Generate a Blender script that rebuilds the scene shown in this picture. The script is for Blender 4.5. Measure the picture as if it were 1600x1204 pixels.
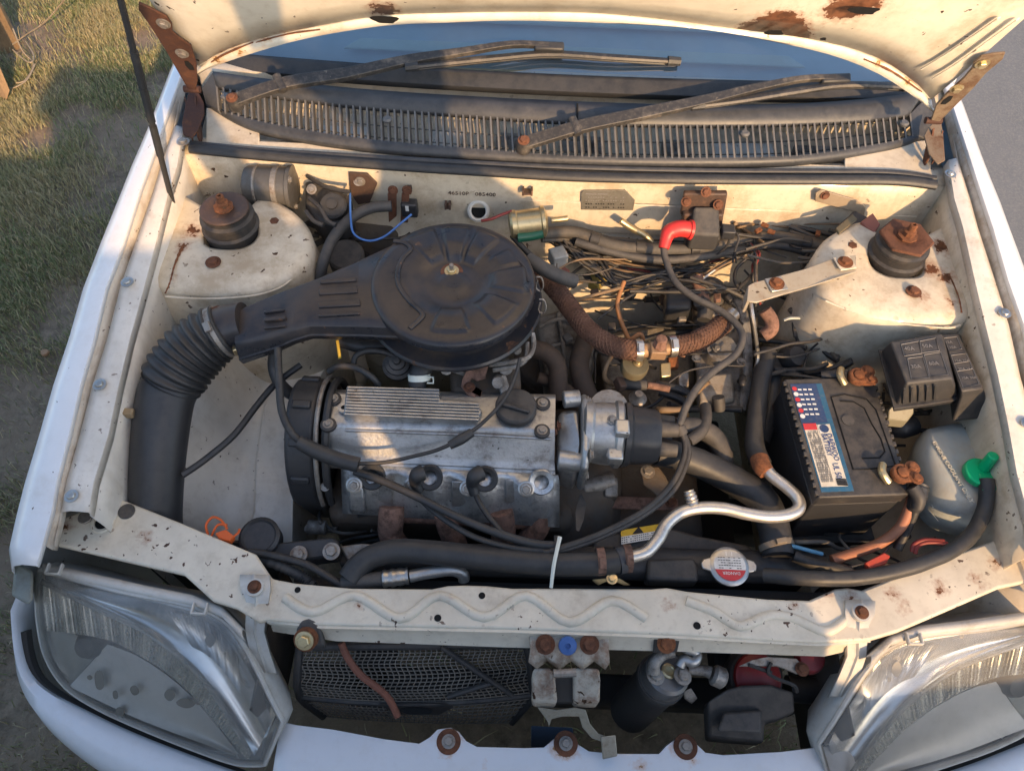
import bpy, math, random
import numpy as np
from mathutils import Vector, Matrix, noise
random.seed(7); rng=np.random.default_rng(7)
for o in list(bpy.data.objects): bpy.data.objects.remove(o)
S=bpy.context.scene; COL=S.collection
# ------------------------------------------------------------------ camera
CAM=Vector((-0.095,0,1.80)); PITCH=56.0; ROLL=2.4; FPX=1155.0
_p=math.radians(PITCH); _r=math.radians(ROLL)
FW=Vector((0,math.cos(_p),-math.sin(_p))); _u=Vector((0,math.sin(_p),math.cos(_p))); _x=Vector((1,0,0))
RT=_x*math.cos(_r)+_u*math.sin(_r); UP=_u*math.cos(_r)-_x*math.sin(_r)
cd=bpy.data.cameras.new('camera'); cam=bpy.data.objects.new('camera',cd); COL.objects.link(cam)
cd.sensor_width=36; cd.lens=FPX/1600*36; cd.clip_start=0.02; cd.clip_end=500
cam.matrix_world=Matrix(((RT.x,UP.x,-FW.x,CAM.x),(RT.y,UP.y,-FW.y,CAM.y),(RT.z,UP.z,-FW.z,CAM.z),(0,0,0,1)))
S.camera=cam; S.render.resolution_x=1024; S.render.resolution_y=770
# ------------------------------------------------------------------ sky, sun, exposure
SUN_AZ=24.0; SUN_EL=24.0
w=bpy.data.worlds.new('World'); S.world=w; w.use_nodes=True
sk=w.node_tree.nodes.new('ShaderNodeTexSky'); sk.sky_type='NISHITA'; sk.sun_disc=False
sk.sun_elevation=math.radians(SUN_EL); sk.sun_rotation=math.radians(180-SUN_AZ); sk.dust_density=1.5
bg=w.node_tree.nodes['Background']; bg.inputs[1].default_value=0.15
w.node_tree.links.new(sk.outputs[0],bg.inputs[0])
sd=bpy.data.lights.new('sun','SUN'); sd.energy=2.6; sd.angle=math.radians(0.6); sd.color=(1,.63,.31)
sun=bpy.data.objects.new('sun',sd); COL.objects.link(sun)
_a=math.radians(SUN_AZ); _e=math.radians(SUN_EL)
SDIR=Vector((-math.sin(_a)*math.cos(_e),math.cos(_a)*math.cos(_e),-math.sin(_e)))
sun.rotation_euler=SDIR.to_track_quat('-Z','Y').to_euler(); sun.location=(2,-5,4)
S.view_settings.view_transform='Standard'; S.view_settings.look='None'; S.view_settings.gamma=1
S.view_settings.exposure=1.18
# ------------------------------------------------------------------ pixel -> point on a plane
def ray(u,v): return FW*FPX+RT*(u-800)-UP*(v-602)
def Z(u,v,z):
    d=ray(u,v); return CAM+d*((z-CAM.z)/d.z)
def Y(u,v,y):
    d=ray(u,v); return CAM+d*((y-CAM.y)/d.y)
def X(u,v,x):
    d=ray(u,v); return CAM+d*((x-CAM.x)/d.x)
def zs(z,*uv): return [Z(uv[i],uv[i+1],z) for i in range(0,len(uv),2)]
def q(*a): return [Z(*p) for p in a]
V=Vector
# ------------------------------------------------------------------ geometry collector
class G:
    def __init__(s): s.v=[]; s.f=[]
    def add(s,vs,fs):
        n=len(s.v); s.v+= [V(p) for p in vs]; s.f+=[tuple(i+n for i in f) for f in fs]; return s
    def box(s,c,sz,R=None):
        c=V(c); R=R or Matrix.Identity(3); h=[x/2 for x in sz]
        vs=[c+R@V((h[0]*i,h[1]*j,h[2]*k)) for i in(-1,1) for j in(-1,1) for k in(-1,1)]
        return s.add(vs,[(0,1,3,2),(4,6,7,5),(0,4,5,1),(2,3,7,6),(0,2,6,4),(1,5,7,3)])
    def prism(s,poly,d):
        """top outline (3D points), extruded by the vector d (or downwards by a number)"""
        d=V((0,0,-d)) if not isinstance(d,Vector) else d
        a=[V(p) for p in poly]; b=[p+d for p in a]; n=len(a)
        return s.add(a+b,[tuple(range(n)),tuple(range(2*n-1,n-1,-1))]+[(i,i+n,(i+1)%n+n,(i+1)%n) for i in range(n)])
    def loft(s,rows,closed=False,cap=False):
        m=len(rows[0]); vs=[p for r in rows for p in r]; fs=[]
        for i in range(len(rows)-1):
            for j in range(m if closed else m-1):
                k=(j+1)%m; fs.append((i*m+j,i*m+k,(i+1)*m+k,(i+1)*m+j))
        if cap: fs+= [tuple(range(m-1,-1,-1)),tuple(range((len(rows)-1)*m,len(rows)*m))]
        return s.add(vs,fs)
    def tube(s,pts,r,seg=12,n=6,ribs=None,flat=1.0,smooth=True,cap=True):
        P=[V(p) for p in pts]; R=list(r) if isinstance(r,(list,tuple)) else [r]*len(P)
        if smooth and len(P)>2: P,R=crom(P,R,n)
        rows=[]; t0=None; nrm=None; L=0
        for i,p in enumerate(P):
            t=(P[min(i+1,len(P)-1)]-P[max(i-1,0)]).normalized()
            if nrm is None:
                nrm=t.cross(V((0,0,1)));
                if nrm.length<.1: nrm=t.cross(V((0,1,0)))
            nrm=(nrm-t*nrm.dot(t)).normalized(); b=t.cross(nrm)
            if i: L+=(p-P[i-1]).length
            rr=R[i]
            if ribs: rr=rr*(1+ribs[1]*math.sin(2*math.pi*L/ribs[0]))
            rows.append([p+nrm*math.cos(a)*rr+b*math.sin(a)*rr*flat for a in [2*math.pi*k/seg for k in range(seg)]])
        return s.loft(rows,True,cap)
    def cyl(s,a,b,r,r2=None,seg=24): return s.tube([a,b],[r,r if r2 is None else r2],seg=seg,smooth=False)
    def lathe(s,prof,o,ax=(0,0,1),seg=32,lobes=None):
        """prof: (radius, height along axis) pairs"""
        ax=V(ax).normalized(); x=ax.orthogonal().normalized(); y=ax.cross(x); o=V(o); rows=[]
        for r,h in prof:
            rows.append([o+ax*h+(x*math.cos(t)+y*math.sin(t))*max(r,1e-5)*(1+(lobes[1]*math.cos(lobes[0]*t) if lobes else 0)) for t in [2*math.pi*k/seg for k in range(seg)]])
        return s.loft(rows,True,True)
def crom(P,R,n):
    A=[];B=[]; m=len(P)
    for i in range(m-1):
        p0,p1,p2,p3=P[max(i-1,0)],P[i],P[i+1],P[min(i+2,m-1)]
        for k in range(n):
            t=k/n; t2=t*t; t3=t2*t
            A.append(.5*((2*p1)+(p2-p0)*t+(2*p0-5*p1+4*p2-p3)*t2+(3*p1-p0-3*p2+p3)*t3)); B.append(R[i]*(1-t)+R[i+1]*t)
    A.append(P[-1]); B.append(R[-1]); return A,B
def smooth2(P,n=6): return crom([V(p) for p in P],[0]*len(P),n)[0]
# ------------------------------------------------------------------ objects
ROOTS=[]
def mesh(name,g,mat,ang=35):
    me=bpy.data.meshes.new(name); me.from_pydata([tuple(p) for p in g.v],[],g.f); me.update()
    import bmesh
    bm=bmesh.new(); bm.from_mesh(me); bmesh.ops.recalc_face_normals(bm,faces=bm.faces); bm.to_mesh(me); bm.free()
    me.polygons.foreach_set('use_smooth',[True]*len(me.polygons)); me.set_sharp_from_angle(angle=math.radians(ang))
    me.materials.append(mat); return me
def thing(name,label,cat,group=None):
    o=bpy.data.objects.new(name,None); COL.objects.link(o); o.empty_display_size=.03
    o['label']=label; o['category']=cat
    if group: o['group']=group
    ROOTS.append(o); return o
def mods(o,bev,sub,solid,seg=2):
    if solid:
        m=o.modifiers.new('thickness','SOLIDIFY'); m.thickness=solid; m.offset=0
    if bev:
        m=o.modifiers.new('bevel','BEVEL'); m.width=bev; m.segments=seg; m.limit_method='ANGLE'; m.angle_limit=math.radians(38)
    if sub:
        m=o.modifiers.new('subdivision','SUBSURF'); m.levels=sub; m.render_levels=sub
def part(name,g,mat,parent,bev=0,sub=0,solid=0,ang=35,label=None,kind=None,seg=2):
    o=bpy.data.objects.new(name,mesh(name,g,mat,ang)); COL.objects.link(o); o.parent=parent
    mods(o,bev,sub,solid,seg)
    if label: o['label']=label
    if kind: o['kind']=kind
    return o
def solo(name,g,mat,label,cat,group=None,bev=0,sub=0,solid=0,ang=35):
    o=part(name,g,mat,None,bev,sub,solid,ang); o['label']=label; o['category']=cat
    if group: o['group']=group
    ROOTS.append(o); return o
def struct(name,g,mat,kind='structure'):
    o=part(name,g,mat,None); o['kind']=kind; return o
SH={}
def inst(key,name,make,mat,parent,loc,nrm=(0,0,1),spin=0,scale=1):
    """a small piece that shares its mesh with all its likes"""
    k=(key,mat.name)
    if k not in SH: SH[k]=mesh(name,make(),mat)
    o=bpy.data.objects.new(name,SH[k]); COL.objects.link(o); o.parent=parent; o['inst_']=1
    o.location=loc; o.rotation_euler=(V(nrm).to_track_quat('Z','Y')@Matrix.Rotation(spin,3,'Z').to_quaternion()).to_euler(); o.scale=(scale,)*3
    return o
def finish():
    for r in ROOTS:
        objs=[r]+[c for c in r.children_recursive]; pts=[]
        for o in objs:
            if o.type=='MESH':
                if o.get('inst_'): pts.append(o.location.copy())
                else: pts+=[v.co for v in o.data.vertices]
        if not pts: continue
        lo=V([min(p[i] for p in pts) for i in range(3)]); hi=V([max(p[i] for p in pts) for i in range(3)])
        c=V(((lo.x+hi.x)/2,(lo.y+hi.y)/2,lo.z)); done=set()
        for o in objs:
            if o.type!='MESH': continue
            if o.get('inst_'):
                if not (o.parent and o.parent.get('inst_')): o.location-=c
            elif o.data.name not in done:
                done.add(o.data.name); o.data.transform(Matrix.Translation(-c))
        r.location=c
    for o in bpy.data.objects:
        if 'inst_' in o: del o['inst_']
# shared small pieces
def hexbolt(r=.007,h=.006,w=.0105):
    g=G(); g.lathe([(0,0),(w,0),(w,.0016),(r*1.02,.0018)],(0,0,0),seg=20)
    g.lathe([(r,.0018),(r,h-.001),(r*.85,h),(0,h)],(0,0,0),seg=6); return g
def bolt(parent,p,mat,s=1,n=(0,0,1),name='bolt'): return inst('hexbolt','bolt',hexbolt,mat,parent,p,n,random.random()*6,s)
def screwmesh():
    g=G(); g.lathe([(0,0),(.0095,0),(.0095,.0016),(.0062,.0022),(.006,.0035),(.0048,.005),(0,.0054)],(0,0,0),seg=18)
    g.box((0,0,.0052),(.006,.0013,.0012)); g.box((0,0,.0052),(.0013,.006,.0012)); return g
def screw(parent,p,mat,s=1,n=(0,0,1)): return inst('screw','screw',screwmesh,mat,parent,p,n,random.random()*6,s)
def clampband(parent,p,ax,r,mat,w=.012,name='hose_clamp'):
    g=G(); ax=V(ax).normalized(); g.lathe([(r-.001,-w/2),(r+.0015,-w/2),(r+.0015,w/2),(r-.001,w/2)],p,ax,24)
    side=ax.orthogonal().normalized(); side=(V((0,-.5,1))-ax*V((0,-.5,1)).dot(ax)).normalized()
    R=Matrix((ax.cross(side),ax,side)).transposed(); g.box(V(p)+side*(r+.004),(.016,w*.8,.007),R)
    return part(name,g,mat,parent,bev=.0006)
def text(body,size,org,xdir,ydir,mat,parent,name='lettering',depth=.0003,align='LEFT',sx=1.0):
    c=bpy.data.curves.new(name,'FONT'); c.body=body; c.size=size; c.extrude=depth; c.align_x=align; c.resolution_u=2
    o=bpy.data.objects.new(name,c); COL.objects.link(o)
    dg=bpy.context.evaluated_depsgraph_get(); me=bpy.data.meshes.new_from_object(o.evaluated_get(dg))
    bpy.data.objects.remove(o); xd=V(xdir).normalized(); zd=xd.cross(V(ydir)).normalized(); yd=zd.cross(xd)
    me.transform(Matrix(((xd.x*sx,yd.x,zd.x,org[0]),(xd.y*sx,yd.y,zd.y,org[1]),(xd.z*sx,yd.z,zd.z,org[2]),(0,0,0,1))))
    me.materials.clear(); me.materials.append(mat)
    t=bpy.data.objects.new(name,me); COL.objects.link(t); t.parent=parent; return t
# ------------------------------------------------------------------ materials
MATS={}
def M(name,col,rough=.5,metal=0,dirt=0,dcol=(.16,.11,.06),dsc=14,chip=0,ccol=(.10,.045,.02),csc=70,bump=.1,bsc=60,coat=0,dust=0,dustcol=(.17,.15,.125),
      spots=None,scol=(.16,.06,.022),sn=90,var=.12,streak=0,trans=0,ior=1.45,alpha=1,emis=0):
    m=bpy.data.materials.new(name); m.use_nodes=True; nt=m.node_tree; N=nt.nodes; L=nt.links; b=N['Principled BSDF']
    def nd(t,**k):
        n=N.new(t)
        for a,v in k.items(): setattr(n,a,v)
        return n
    def setin(n,i,v):
        if hasattr(v,'is_linked') or hasattr(v,'links'): L.new(v,n.inputs[i])
        else: n.inputs[i].default_value=v
    def mth(op,a,c=0,cl=False):
        n=nd('ShaderNodeMath',operation=op,use_clamp=cl); setin(n,0,a); setin(n,1,c); return n.outputs[0]
    def noi(sc,det=5,ro=.6,vec=None,dist=0):
        n=nd('ShaderNodeTexNoise'); n.inputs['Scale'].default_value=sc; n.inputs['Detail'].default_value=det; n.inputs['Roughness'].default_value=ro; n.inputs['Distortion'].default_value=dist
        L.new(vec or pos,n.inputs['Vector']); return n.outputs[0]
    def rng_(v,a,c):
        n=nd('ShaderNodeMapRange'); n.interpolation_type='SMOOTHSTEP'; L.new(v,n.inputs[0]); n.inputs[1].default_value=a; n.inputs[2].default_value=c; return n.outputs[0]
    def mix(f,a,c):
        n=nd('ShaderNodeMix',data_type='RGBA'); setin(n,0,f); setin(n,6,a if not isinstance(a,tuple) else a+(1,)); setin(n,7,c if not isinstance(c,tuple) else c+(1,)); return n.outputs[2]
    geo=nd('ShaderNodeNewGeometry'); pos=geo.outputs['Position']
    c=col; ro=rough; me=metal
    if var: 
        v=rng_(noi(9,4),.25,.75); c=mix(v,tuple(x*(1-var) for x in col),tuple(min(1,x*(1+var)) for x in col))
    if dirt:
        d=mth('MULTIPLY',rng_(noi(dsc,8,.72),.63-.40*dirt,.84-.34*dirt),min(1,.42+dirt*.65),True)
        f2=mth('MULTIPLY',rng_(noi(dsc*5,6,.7),.47,.70),dirt*.75); d=mth('MAXIMUM',d,f2); c=mix(d,c,dcol); ro=mth('ADD',mth('MULTIPLY',d,.3),rough,True)
    if streak:
        mp=nd('ShaderNodeMapping'); mp.inputs['Scale'].default_value=(40,40,4); L.new(pos,mp.inputs[0])
        c=mix(mth('MULTIPLY',rng_(noi(1.0,5,.6,mp.outputs[0]),.5,.72),streak),c,dcol)
    if dust:
        sp=nd('ShaderNodeSeparateXYZ'); L.new(geo.outputs['Normal'],sp.inputs[0])
        u=mth('MULTIPLY',rng_(sp.outputs[2],.1,.95),rng_(noi(35,7,.7),.32,.62)); u=mth('MULTIPLY',u,dust*.55,True); c=mix(u,c,dustcol); ro=mth('ADD',mth('MULTIPLY',u,.35),ro,True)
    if spots:
        nz=noi(sn,6,.65); acc=None
        for (p,r) in spots:
            dn=nd('ShaderNodeVectorMath',operation='DISTANCE'); L.new(pos,dn.inputs[0]); dn.inputs[1].default_value=tuple(p)
            k=mth('SUBTRACT',dn.outputs['Value'],r); acc=k if acc is None else mth('MINIMUM',acc,k)
        k=mth('ADD',acc,mth('MULTIPLY',mth('SUBTRACT',nz,.5),.05))
        f=rng_(k,.0015,-.0015); halo=mth('MULTIPLY',rng_(k,.014,-.002),.55)
        c=mix(halo,c,tuple(min(1,x*1.9) for x in scol)); c=mix(f,c,mix(rng_(noi(60,5),.35,.65),scol,tuple(x*.45 for x in scol)))
        ro=mth('ADD',mth('MULTIPLY',f,.4),ro,True)
    if chip:
        k=mth('MULTIPLY',rng_(noi(csc,3,.5,dist=.3),.715-.16*chip,.735-.16*chip),rng_(noi(7,3,.6),.42,.58)); c=mix(k,c,mix(rng_(noi(csc*2,3),.4,.6),ccol,tuple(x*.45 for x in ccol))); ro=mth('ADD',mth('MULTIPLY',k,.3),ro,True)
        if metal: me=mth('MULTIPLY',mth('SUBTRACT',1,k),metal)
    setin(b,'Base Color',c+(1,) if isinstance(c,tuple) else c); setin(b,'Roughness',ro); setin(b,'Metallic',me)
    b.inputs['Coat Weight'].default_value=coat; b.inputs['Coat Roughness'].default_value=.08; b.inputs['Transmission Weight'].default_value=trans; b.inputs['IOR'].default_value=ior; b.inputs['Alpha'].default_value=alpha
    if bump:
        bn=nd('ShaderNodeBump'); bn.inputs['Strength'].default_value=bump; bn.inputs['Distance'].default_value=.004; L.new(noi(bsc,5,.6),bn.inputs['Height']); L.new(bn.outputs[0],b.inputs['Normal'])
    MATS[name]=m; m['noise']=1; return m
# ------------------------------------------------------------------ material library
white=M('white_paint',(.74,.75,.76),.30,coat=.6,var=.03,bump=.03,bsc=12,dirt=.28,dcol=(.56,.53,.48),dsc=6,chip=.02,csc=120,ccol=(.16,.12,.09))
bumperw=M('bumper_paint',(.72,.74,.77),.32,coat=.5,var=.02,bump=.03,bsc=14,dirt=.12,dcol=(.42,.36,.28),dsc=8,chip=.0,csc=45,ccol=(.05,.05,.05),spots=[(Z(701,1158,.556),.014),(Z(884,1161,.556),.014),(Z(1071,1166,.556),.014),(Z(1000,1195,.552),.001),(Z(760,1190,.552),-.004)],scol=(.30,.15,.05),sn=60)
bay=M('bay_paint',(.64,.56,.43),.45,dirt=.44,dcol=(.32,.235,.14),dsc=9,chip=.26,csc=70,ccol=(.12,.055,.025),bump=.10,bsc=35,streak=.25,coat=.15)
bayl=M('apron_paint',(.73,.70,.63),.40,dirt=.22,dcol=(.33,.27,.19),dsc=9,chip=.16,csc=90,ccol=(.10,.06,.04),bump=.08,bsc=25,streak=.2,coat=.2)
supp=M('support_paint',(.68,.62,.50),.42,dirt=.32,dcol=(.38,.31,.22),dsc=10,chip=.36,csc=95,ccol=(.15,.075,.045),bump=.08,bsc=30,coat=.2,
  spots=[(Z(1290,925,.72),.002),(Z(1240,945,.72),-.002),(Z(1408,948,.72),.003),(Z(1560,880,.73),.002),(Z(700,935,.72),-.004),(Z(560,945,.72),-.005),(Z(1393,930,.72),.004),(Z(1466,918,.72),.005),(Z(1330,935,.72),.004),(Z(1042,943,.72),.001),(Z(1530,905,.73),.003),(Z(102,822,.73),.002),(Z(225,838,.73),.002)])
chan=M('channel_paint',(.58,.53,.45),.55,dirt=.45,dcol=(.28,.19,.11),dsc=12,chip=.16,csc=80,bump=.12,bsc=40)
flange=M('flange_paint',(.67,.63,.56),.5,dirt=.28,dcol=(.36,.29,.22),dsc=14,chip=.2,csc=110,ccol=(.2,.12,.08),bump=.15,bsc=50)
rust=M('rust',(.15,.062,.033),.85,dirt=.5,dcol=(.06,.03,.02),dsc=40,bump=.35,bsc=150,var=.3)
rusto=M('orange_rust',(.22,.085,.036),.9,dirt=.65,dcol=(.11,.045,.024),dsc=90,bump=.3,bsc=260,var=.35,chip=.25,csc=120,ccol=(.27,.16,.09))
hinger=M('hinge_mixed_rust',(.20,.15,.10),.7,dirt=.6,dcol=(.11,.055,.03),dsc=35,bump=.25,bsc=150,var=.25,chip=.3,csc=50,ccol=(.12,.045,.022))
rustd=M('hinge_rust',(.062,.027,.018),.75,dirt=.35,dcol=(.17,.07,.03),dsc=35,bump=.2,bsc=120,var=.25)
blk=M('black_plastic',(.030,.031,.034),.42,dirt=.2,dcol=(.07,.065,.058),dsc=20,bump=.06,bsc=120,dust=.3,dustcol=(.14,.13,.115))
blkd=M('dusty_black_plastic',(.03,.03,.032),.5,dirt=.3,dcol=(.09,.078,.064),dsc=25,bump=.08,bsc=120,dust=.6,dustcol=(.16,.14,.115))
lid=M('air_cleaner_paint',(.020,.022,.028),.26,dirt=.36,dcol=(.075,.053,.038),dsc=6,bump=.06,bsc=60,dust=.5,dustcol=(.105,.075,.053),chip=.10,csc=55,ccol=(.22,.13,.085))
rub=M('rubber',(.029,.030,.032),.45,dirt=.2,dcol=(.08,.072,.06),dsc=30,bump=.08,bsc=150,dust=.35,dustcol=(.13,.12,.105))
rubg=M('grey_rubber',(.045,.045,.046),.58,dirt=.3,dcol=(.11,.095,.078),dsc=30,bump=.1,bsc=150,dust=.45,dustcol=(.22,.19,.155))
wire=M('wire_black',(.026,.026,.027),.5,dirt=.2,dcol=(.12,.1,.08),dsc=40,bump=0,dust=.35)
wireg=M('wire_dusty',(.07,.065,.058),.65,dirt=.35,dcol=(.18,.14,.10),dsc=40,bump=0,dust=.3)
alu=M('cast_aluminium',(.46,.46,.45),.42,.85,dirt=.35,dcol=(.10,.075,.055),dsc=22,bump=.16,bsc=220,chip=.05,csc=60,ccol=(.05,.04,.03),var=.15)
alug=M('grimy_cast_aluminium',(.34,.32,.29),.55,.6,dirt=.55,dcol=(.07,.05,.038),dsc=22,bump=.3,bsc=160,var=.2)
aluh=M('cylinder_head_aluminium',(.52,.53,.53),.36,.85,dirt=.42,dcol=(.05,.045,.04),dsc=26,bump=.35,bsc=90,chip=.16,csc=55,ccol=(.03,.028,.025))
steel=M('steel',(.50,.49,.46),.35,.9,dirt=.3,dcol=(.2,.13,.08),dsc=60,bump=.1,bsc=200)
steeld=M('dull_steel',(.33,.31,.28),.55,.7,dirt=.45,dcol=(.17,.10,.06),dsc=45,bump=.2,bsc=200)
zinc=M('yellow_zinc',(.55,.45,.26),.35,.8,dirt=.3,dcol=(.22,.15,.08),dsc=40,bump=.08)
grime=M('grimy_block',(.10,.085,.07),.7,.2,dirt=.5,dcol=(.13,.09,.06),dsc=25,bump=.4,bsc=90,var=.3)
darkm=M('dark_recess_metal',(.05,.047,.044),.8,dirt=.3,dcol=(.06,.05,.04),dsc=20,bump=.2)
exh=M('exhaust_rust',(.25,.14,.10),.85,.1,dirt=.55,dcol=(.05,.033,.026),dsc=55,bump=.4,bsc=160,var=.25)
braid=M('braided_hose',(.15,.078,.052),.85,dirt=.45,dcol=(.055,.038,.03),dsc=70,bump=.6,bsc=260,chip=.05,csc=30,ccol=(.45,.07,.045))

chrome=M('reflector_chrome',(.86,.86,.85),.22,1,dirt=.16,dcol=(.6,.58,.52),dsc=14,bump=.05,bsc=30,var=.05)
hlbody=M('headlight_housing_plastic',(.55,.54,.50),.5,dirt=.35,dcol=(.33,.28,.21),dsc=14,bump=.06,bsc=60)
nylon=M('translucent_tank',(.46,.50,.48),.38,trans=.08,dirt=.3,dcol=(.26,.20,.13),dsc=11,bump=.05,bsc=40,dust=1.0,dustcol=(.52,.47,.38))
green=M('green_plastic',(.0,.43,.17),.38,bump=.02,var=.06,dirt=.08,dcol=(.1,.2,.08))
red=M('red_rubber',(.55,.035,.032),.42,bump=.03,var=.08,dirt=.10,dcol=(.2,.06,.04),dsc=30)
redp=M('red_horn_paint',(.20,.022,.026),.4,dirt=.25,dcol=(.12,.05,.04),dsc=30,bump=.05)
orange=M('orange_plastic',(.72,.13,.025),.5,bump=.05,dirt=.15)
blue=M('blue_plastic',(.05,.12,.33),.5,bump=.1,dirt=.2)
navy=M('navy_label',(.025,.055,.14),.45,bump=.02,dirt=.25,dcol=(.25,.2,.15),dsc=30)
lblue=M('blue_label',(.025,.105,.19),.45,bump=.02,dirt=.2,dcol=(.3,.26,.2),dsc=30)
cream=M('label_cream',(.62,.57,.46),.5,bump=.02,dirt=.3,dcol=(.35,.28,.2),dsc=25)
redl=M('label_red',(.55,.04,.05),.45,bump=.02,dirt=.2,dsc=30)
yel=M('label_yellow',(.65,.40,.03),.5,bump=.02,dirt=.2,dsc=30)
whl=M('label_white',(.72,.71,.67),.5,bump=.02,dirt=.25,dsc=25)
ink=M('ink',(.02,.02,.02),.6,bump=0,var=0); inkb=M('ink_blue',(.03,.06,.2),.5,bump=0,var=0); inkw=M('ink_white',(.7,.7,.68),.6,bump=0,var=0); inkg=M('ink_grey',(.22,.21,.2),.6,bump=0,var=0)
tan=M('tan_wire',(.19,.125,.07),.6,bump=0,dirt=.3); orw=M('orange_wire',(.33,.15,.06),.6,bump=0,dirt=.3); bluew=M('blue_wire',(.06,.16,.42),.5,bump=0); redw=M('red_wire',(.24,.04,.035),.5,bump=0,dirt=.2); yelw=M('yellow_wire',(.55,.38,.06),.5,bump=0)
coppw=M('earth_cable',(.36,.15,.085),.6,bump=.05,dirt=.3); tie=M('cable_tie',(.62,.64,.56),.5,bump=0); brownp=M('brown_bracket',(.07,.045,.035),.55,dirt=.3,dcol=(.22,.12,.07),dsc=40,bump=.1)
plate=M('data_plate',(.22,.21,.18),.55,.5,dirt=.4,dcol=(.10,.085,.06),dsc=40,bump=.25,bsc=220)
dashm=M('dashboard',(.36,.57,.76),.6,bump=.05,bsc=300,var=.1); dashl=M('dash_reflection_tint',(.42,.62,.68),.6,bump=.02)  # blues lightened to stand in for sky reflected in the windscreen
cowlm=M('faded_cowl_plastic',(.042,.044,.048),.42,dirt=.25,dcol=(.12,.11,.098),dsc=18,bump=.1,bsc=90,dust=.25,dustcol=(.19,.18,.17))
slatm=M('slat_plastic',(.09,.09,.09),.45,dirt=.3,dcol=(.17,.15,.13),dsc=40,bump=.05,dust=.5,dustcol=(.30,.28,.25))
armm=M('wiper_arm_paint',(.045,.043,.042),.45,.2,dirt=.4,dcol=(.22,.19,.155),dsc=30,chip=.2,csc=90,ccol=(.28,.25,.21),bump=.12)
strutm=M('strut_rubber',(.022,.021,.021),.5,dirt=.35,dcol=(.08,.062,.048),dsc=35,bump=.12,dust=.5)
hp=lambda u,s,o=0:V((u,1.15-s*.40-o*.9165,1.0+s*.9165-o*.40))   # a point on the opened bonnet: across, up along it, towards the camera
def HU(u,v):
    """pixel -> point on the bonnet's underside plane"""
    n=V((0,.9165,.40)); d=ray(u,v); return CAM+d*((V((0,1.15,1.0))-CAM).dot(n)/d.dot(n))
hoodm=M('bonnet_underside_paint',(.69,.64,.53),.42,dirt=.30,dcol=(.38,.28,.17),dsc=8,chip=.14,csc=60,ccol=(.12,.07,.045),bump=.06,bsc=18,coat=.15,
  spots=[(HU(1212,40),.040),(HU(1180,46),.026),(HU(1245,52),.022),(HU(1330,4),.028),(HU(1310,10),.02),(HU(1355,0),.02),(HU(600,12),.018),(HU(392,70),.003),(HU(352,86),.003),(HU(440,55),.002),(HU(330,98),.004)],scol=(.21,.085,.04))
hedge=M('bonnet_edge_paint',(.70,.66,.56),.42,dirt=.3,dcol=(.38,.28,.17),dsc=10,bump=.05,chip=.12,csc=70,ccol=(.25,.12,.05),coat=.15,spots=[(HU(410,62),.003),(HU(340,96),.004),(HU(372,80),.003),(HU(1375,98),.004),(HU(1420,128),.004)],scol=(.33,.17,.05))
toww=M('tower_paint',(.64,.565,.44),.45,dirt=.52,dcol=(.36,.27,.17),dsc=10,chip=.30,csc=65,ccol=(.13,.055,.025),bump=.1,bsc=35,coat=.15,
  spots=[(Z(300,362,.86),.009),(Z(285,385,.86),.004),(Z(268,430,.86),.002),(Z(248,450,.86),.005),(Z(1455,420,.86),.010),(Z(1480,432,.86),.008),(Z(1490,470,.86),.004),(Z(1445,460,.86),.005),(Z(1500,490,.86),.002),(Z(1470,388,.86),.013),(Z(1350,330,.86),.004)])
# glass
def glassmat(name,tint,rough=0):
    m=bpy.data.materials.new(name); m.use_nodes=True; nt=m.node_tree; b=nt.nodes['Principled BSDF']
    b.inputs['Base Color'].default_value=tint+(1,); b.inputs['Roughness'].default_value=rough; b.inputs['Transmission Weight'].default_value=1; b.inputs['IOR'].default_value=1.5
    n=nt.nodes.new('ShaderNodeTexNoise'); n.inputs['Scale'].default_value=40; n.inputs['Detail'].default_value=6
    r=nt.nodes.new('ShaderNodeMapRange'); nt.links.new(n.outputs[0],r.inputs[0]); r.inputs[1].default_value=.4; r.inputs[2].default_value=.8; r.inputs[3].default_value=rough; r.inputs[4].default_value=rough+.06
    nt.links.new(r.outputs[0],b.inputs['Roughness']); return m
glass=None
def thin(name,tint,ior,haze,hcol,rough=.03,hs=20):
    m=bpy.data.materials.new(name); m.use_nodes=True; nt=m.node_tree; N=nt.nodes; L=nt.links; N.remove(N['Principled BSDF']); out=N['Material Output']
    tr=N.new('ShaderNodeBsdfTransparent'); tr.inputs[0].default_value=tint+(1,); gl=N.new('ShaderNodeBsdfGlossy'); gl.inputs['Roughness'].default_value=rough
    df=N.new('ShaderNodeBsdfDiffuse'); df.inputs[0].default_value=hcol+(1,); fr=N.new('ShaderNodeFresnel'); fr.inputs[0].default_value=ior
    no=N.new('ShaderNodeTexNoise'); no.inputs['Scale'].default_value=hs; no.inputs['Detail'].default_value=6; ge=N.new('ShaderNodeNewGeometry'); L.new(ge.outputs['Position'],no.inputs['Vector'])
    mr=N.new('ShaderNodeMapRange'); L.new(no.outputs[0],mr.inputs[0]); mr.inputs[1].default_value=.3; mr.inputs[2].default_value=.75; mr.inputs[3].default_value=haze*.5; mr.inputs[4].default_value=haze*1.6
    a=N.new('ShaderNodeMixShader'); L.new(mr.outputs[0],a.inputs[0]); L.new(tr.outputs[0],a.inputs[1]); L.new(df.outputs[0],a.inputs[2])
    b=N.new('ShaderNodeMixShader'); L.new(fr.outputs[0],b.inputs[0]); L.new(a.outputs[0],b.inputs[1]); L.new(gl.outputs[0],b.inputs[2]); L.new(b.outputs[0],out.inputs[0]); MATS[name]=m; return m
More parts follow.
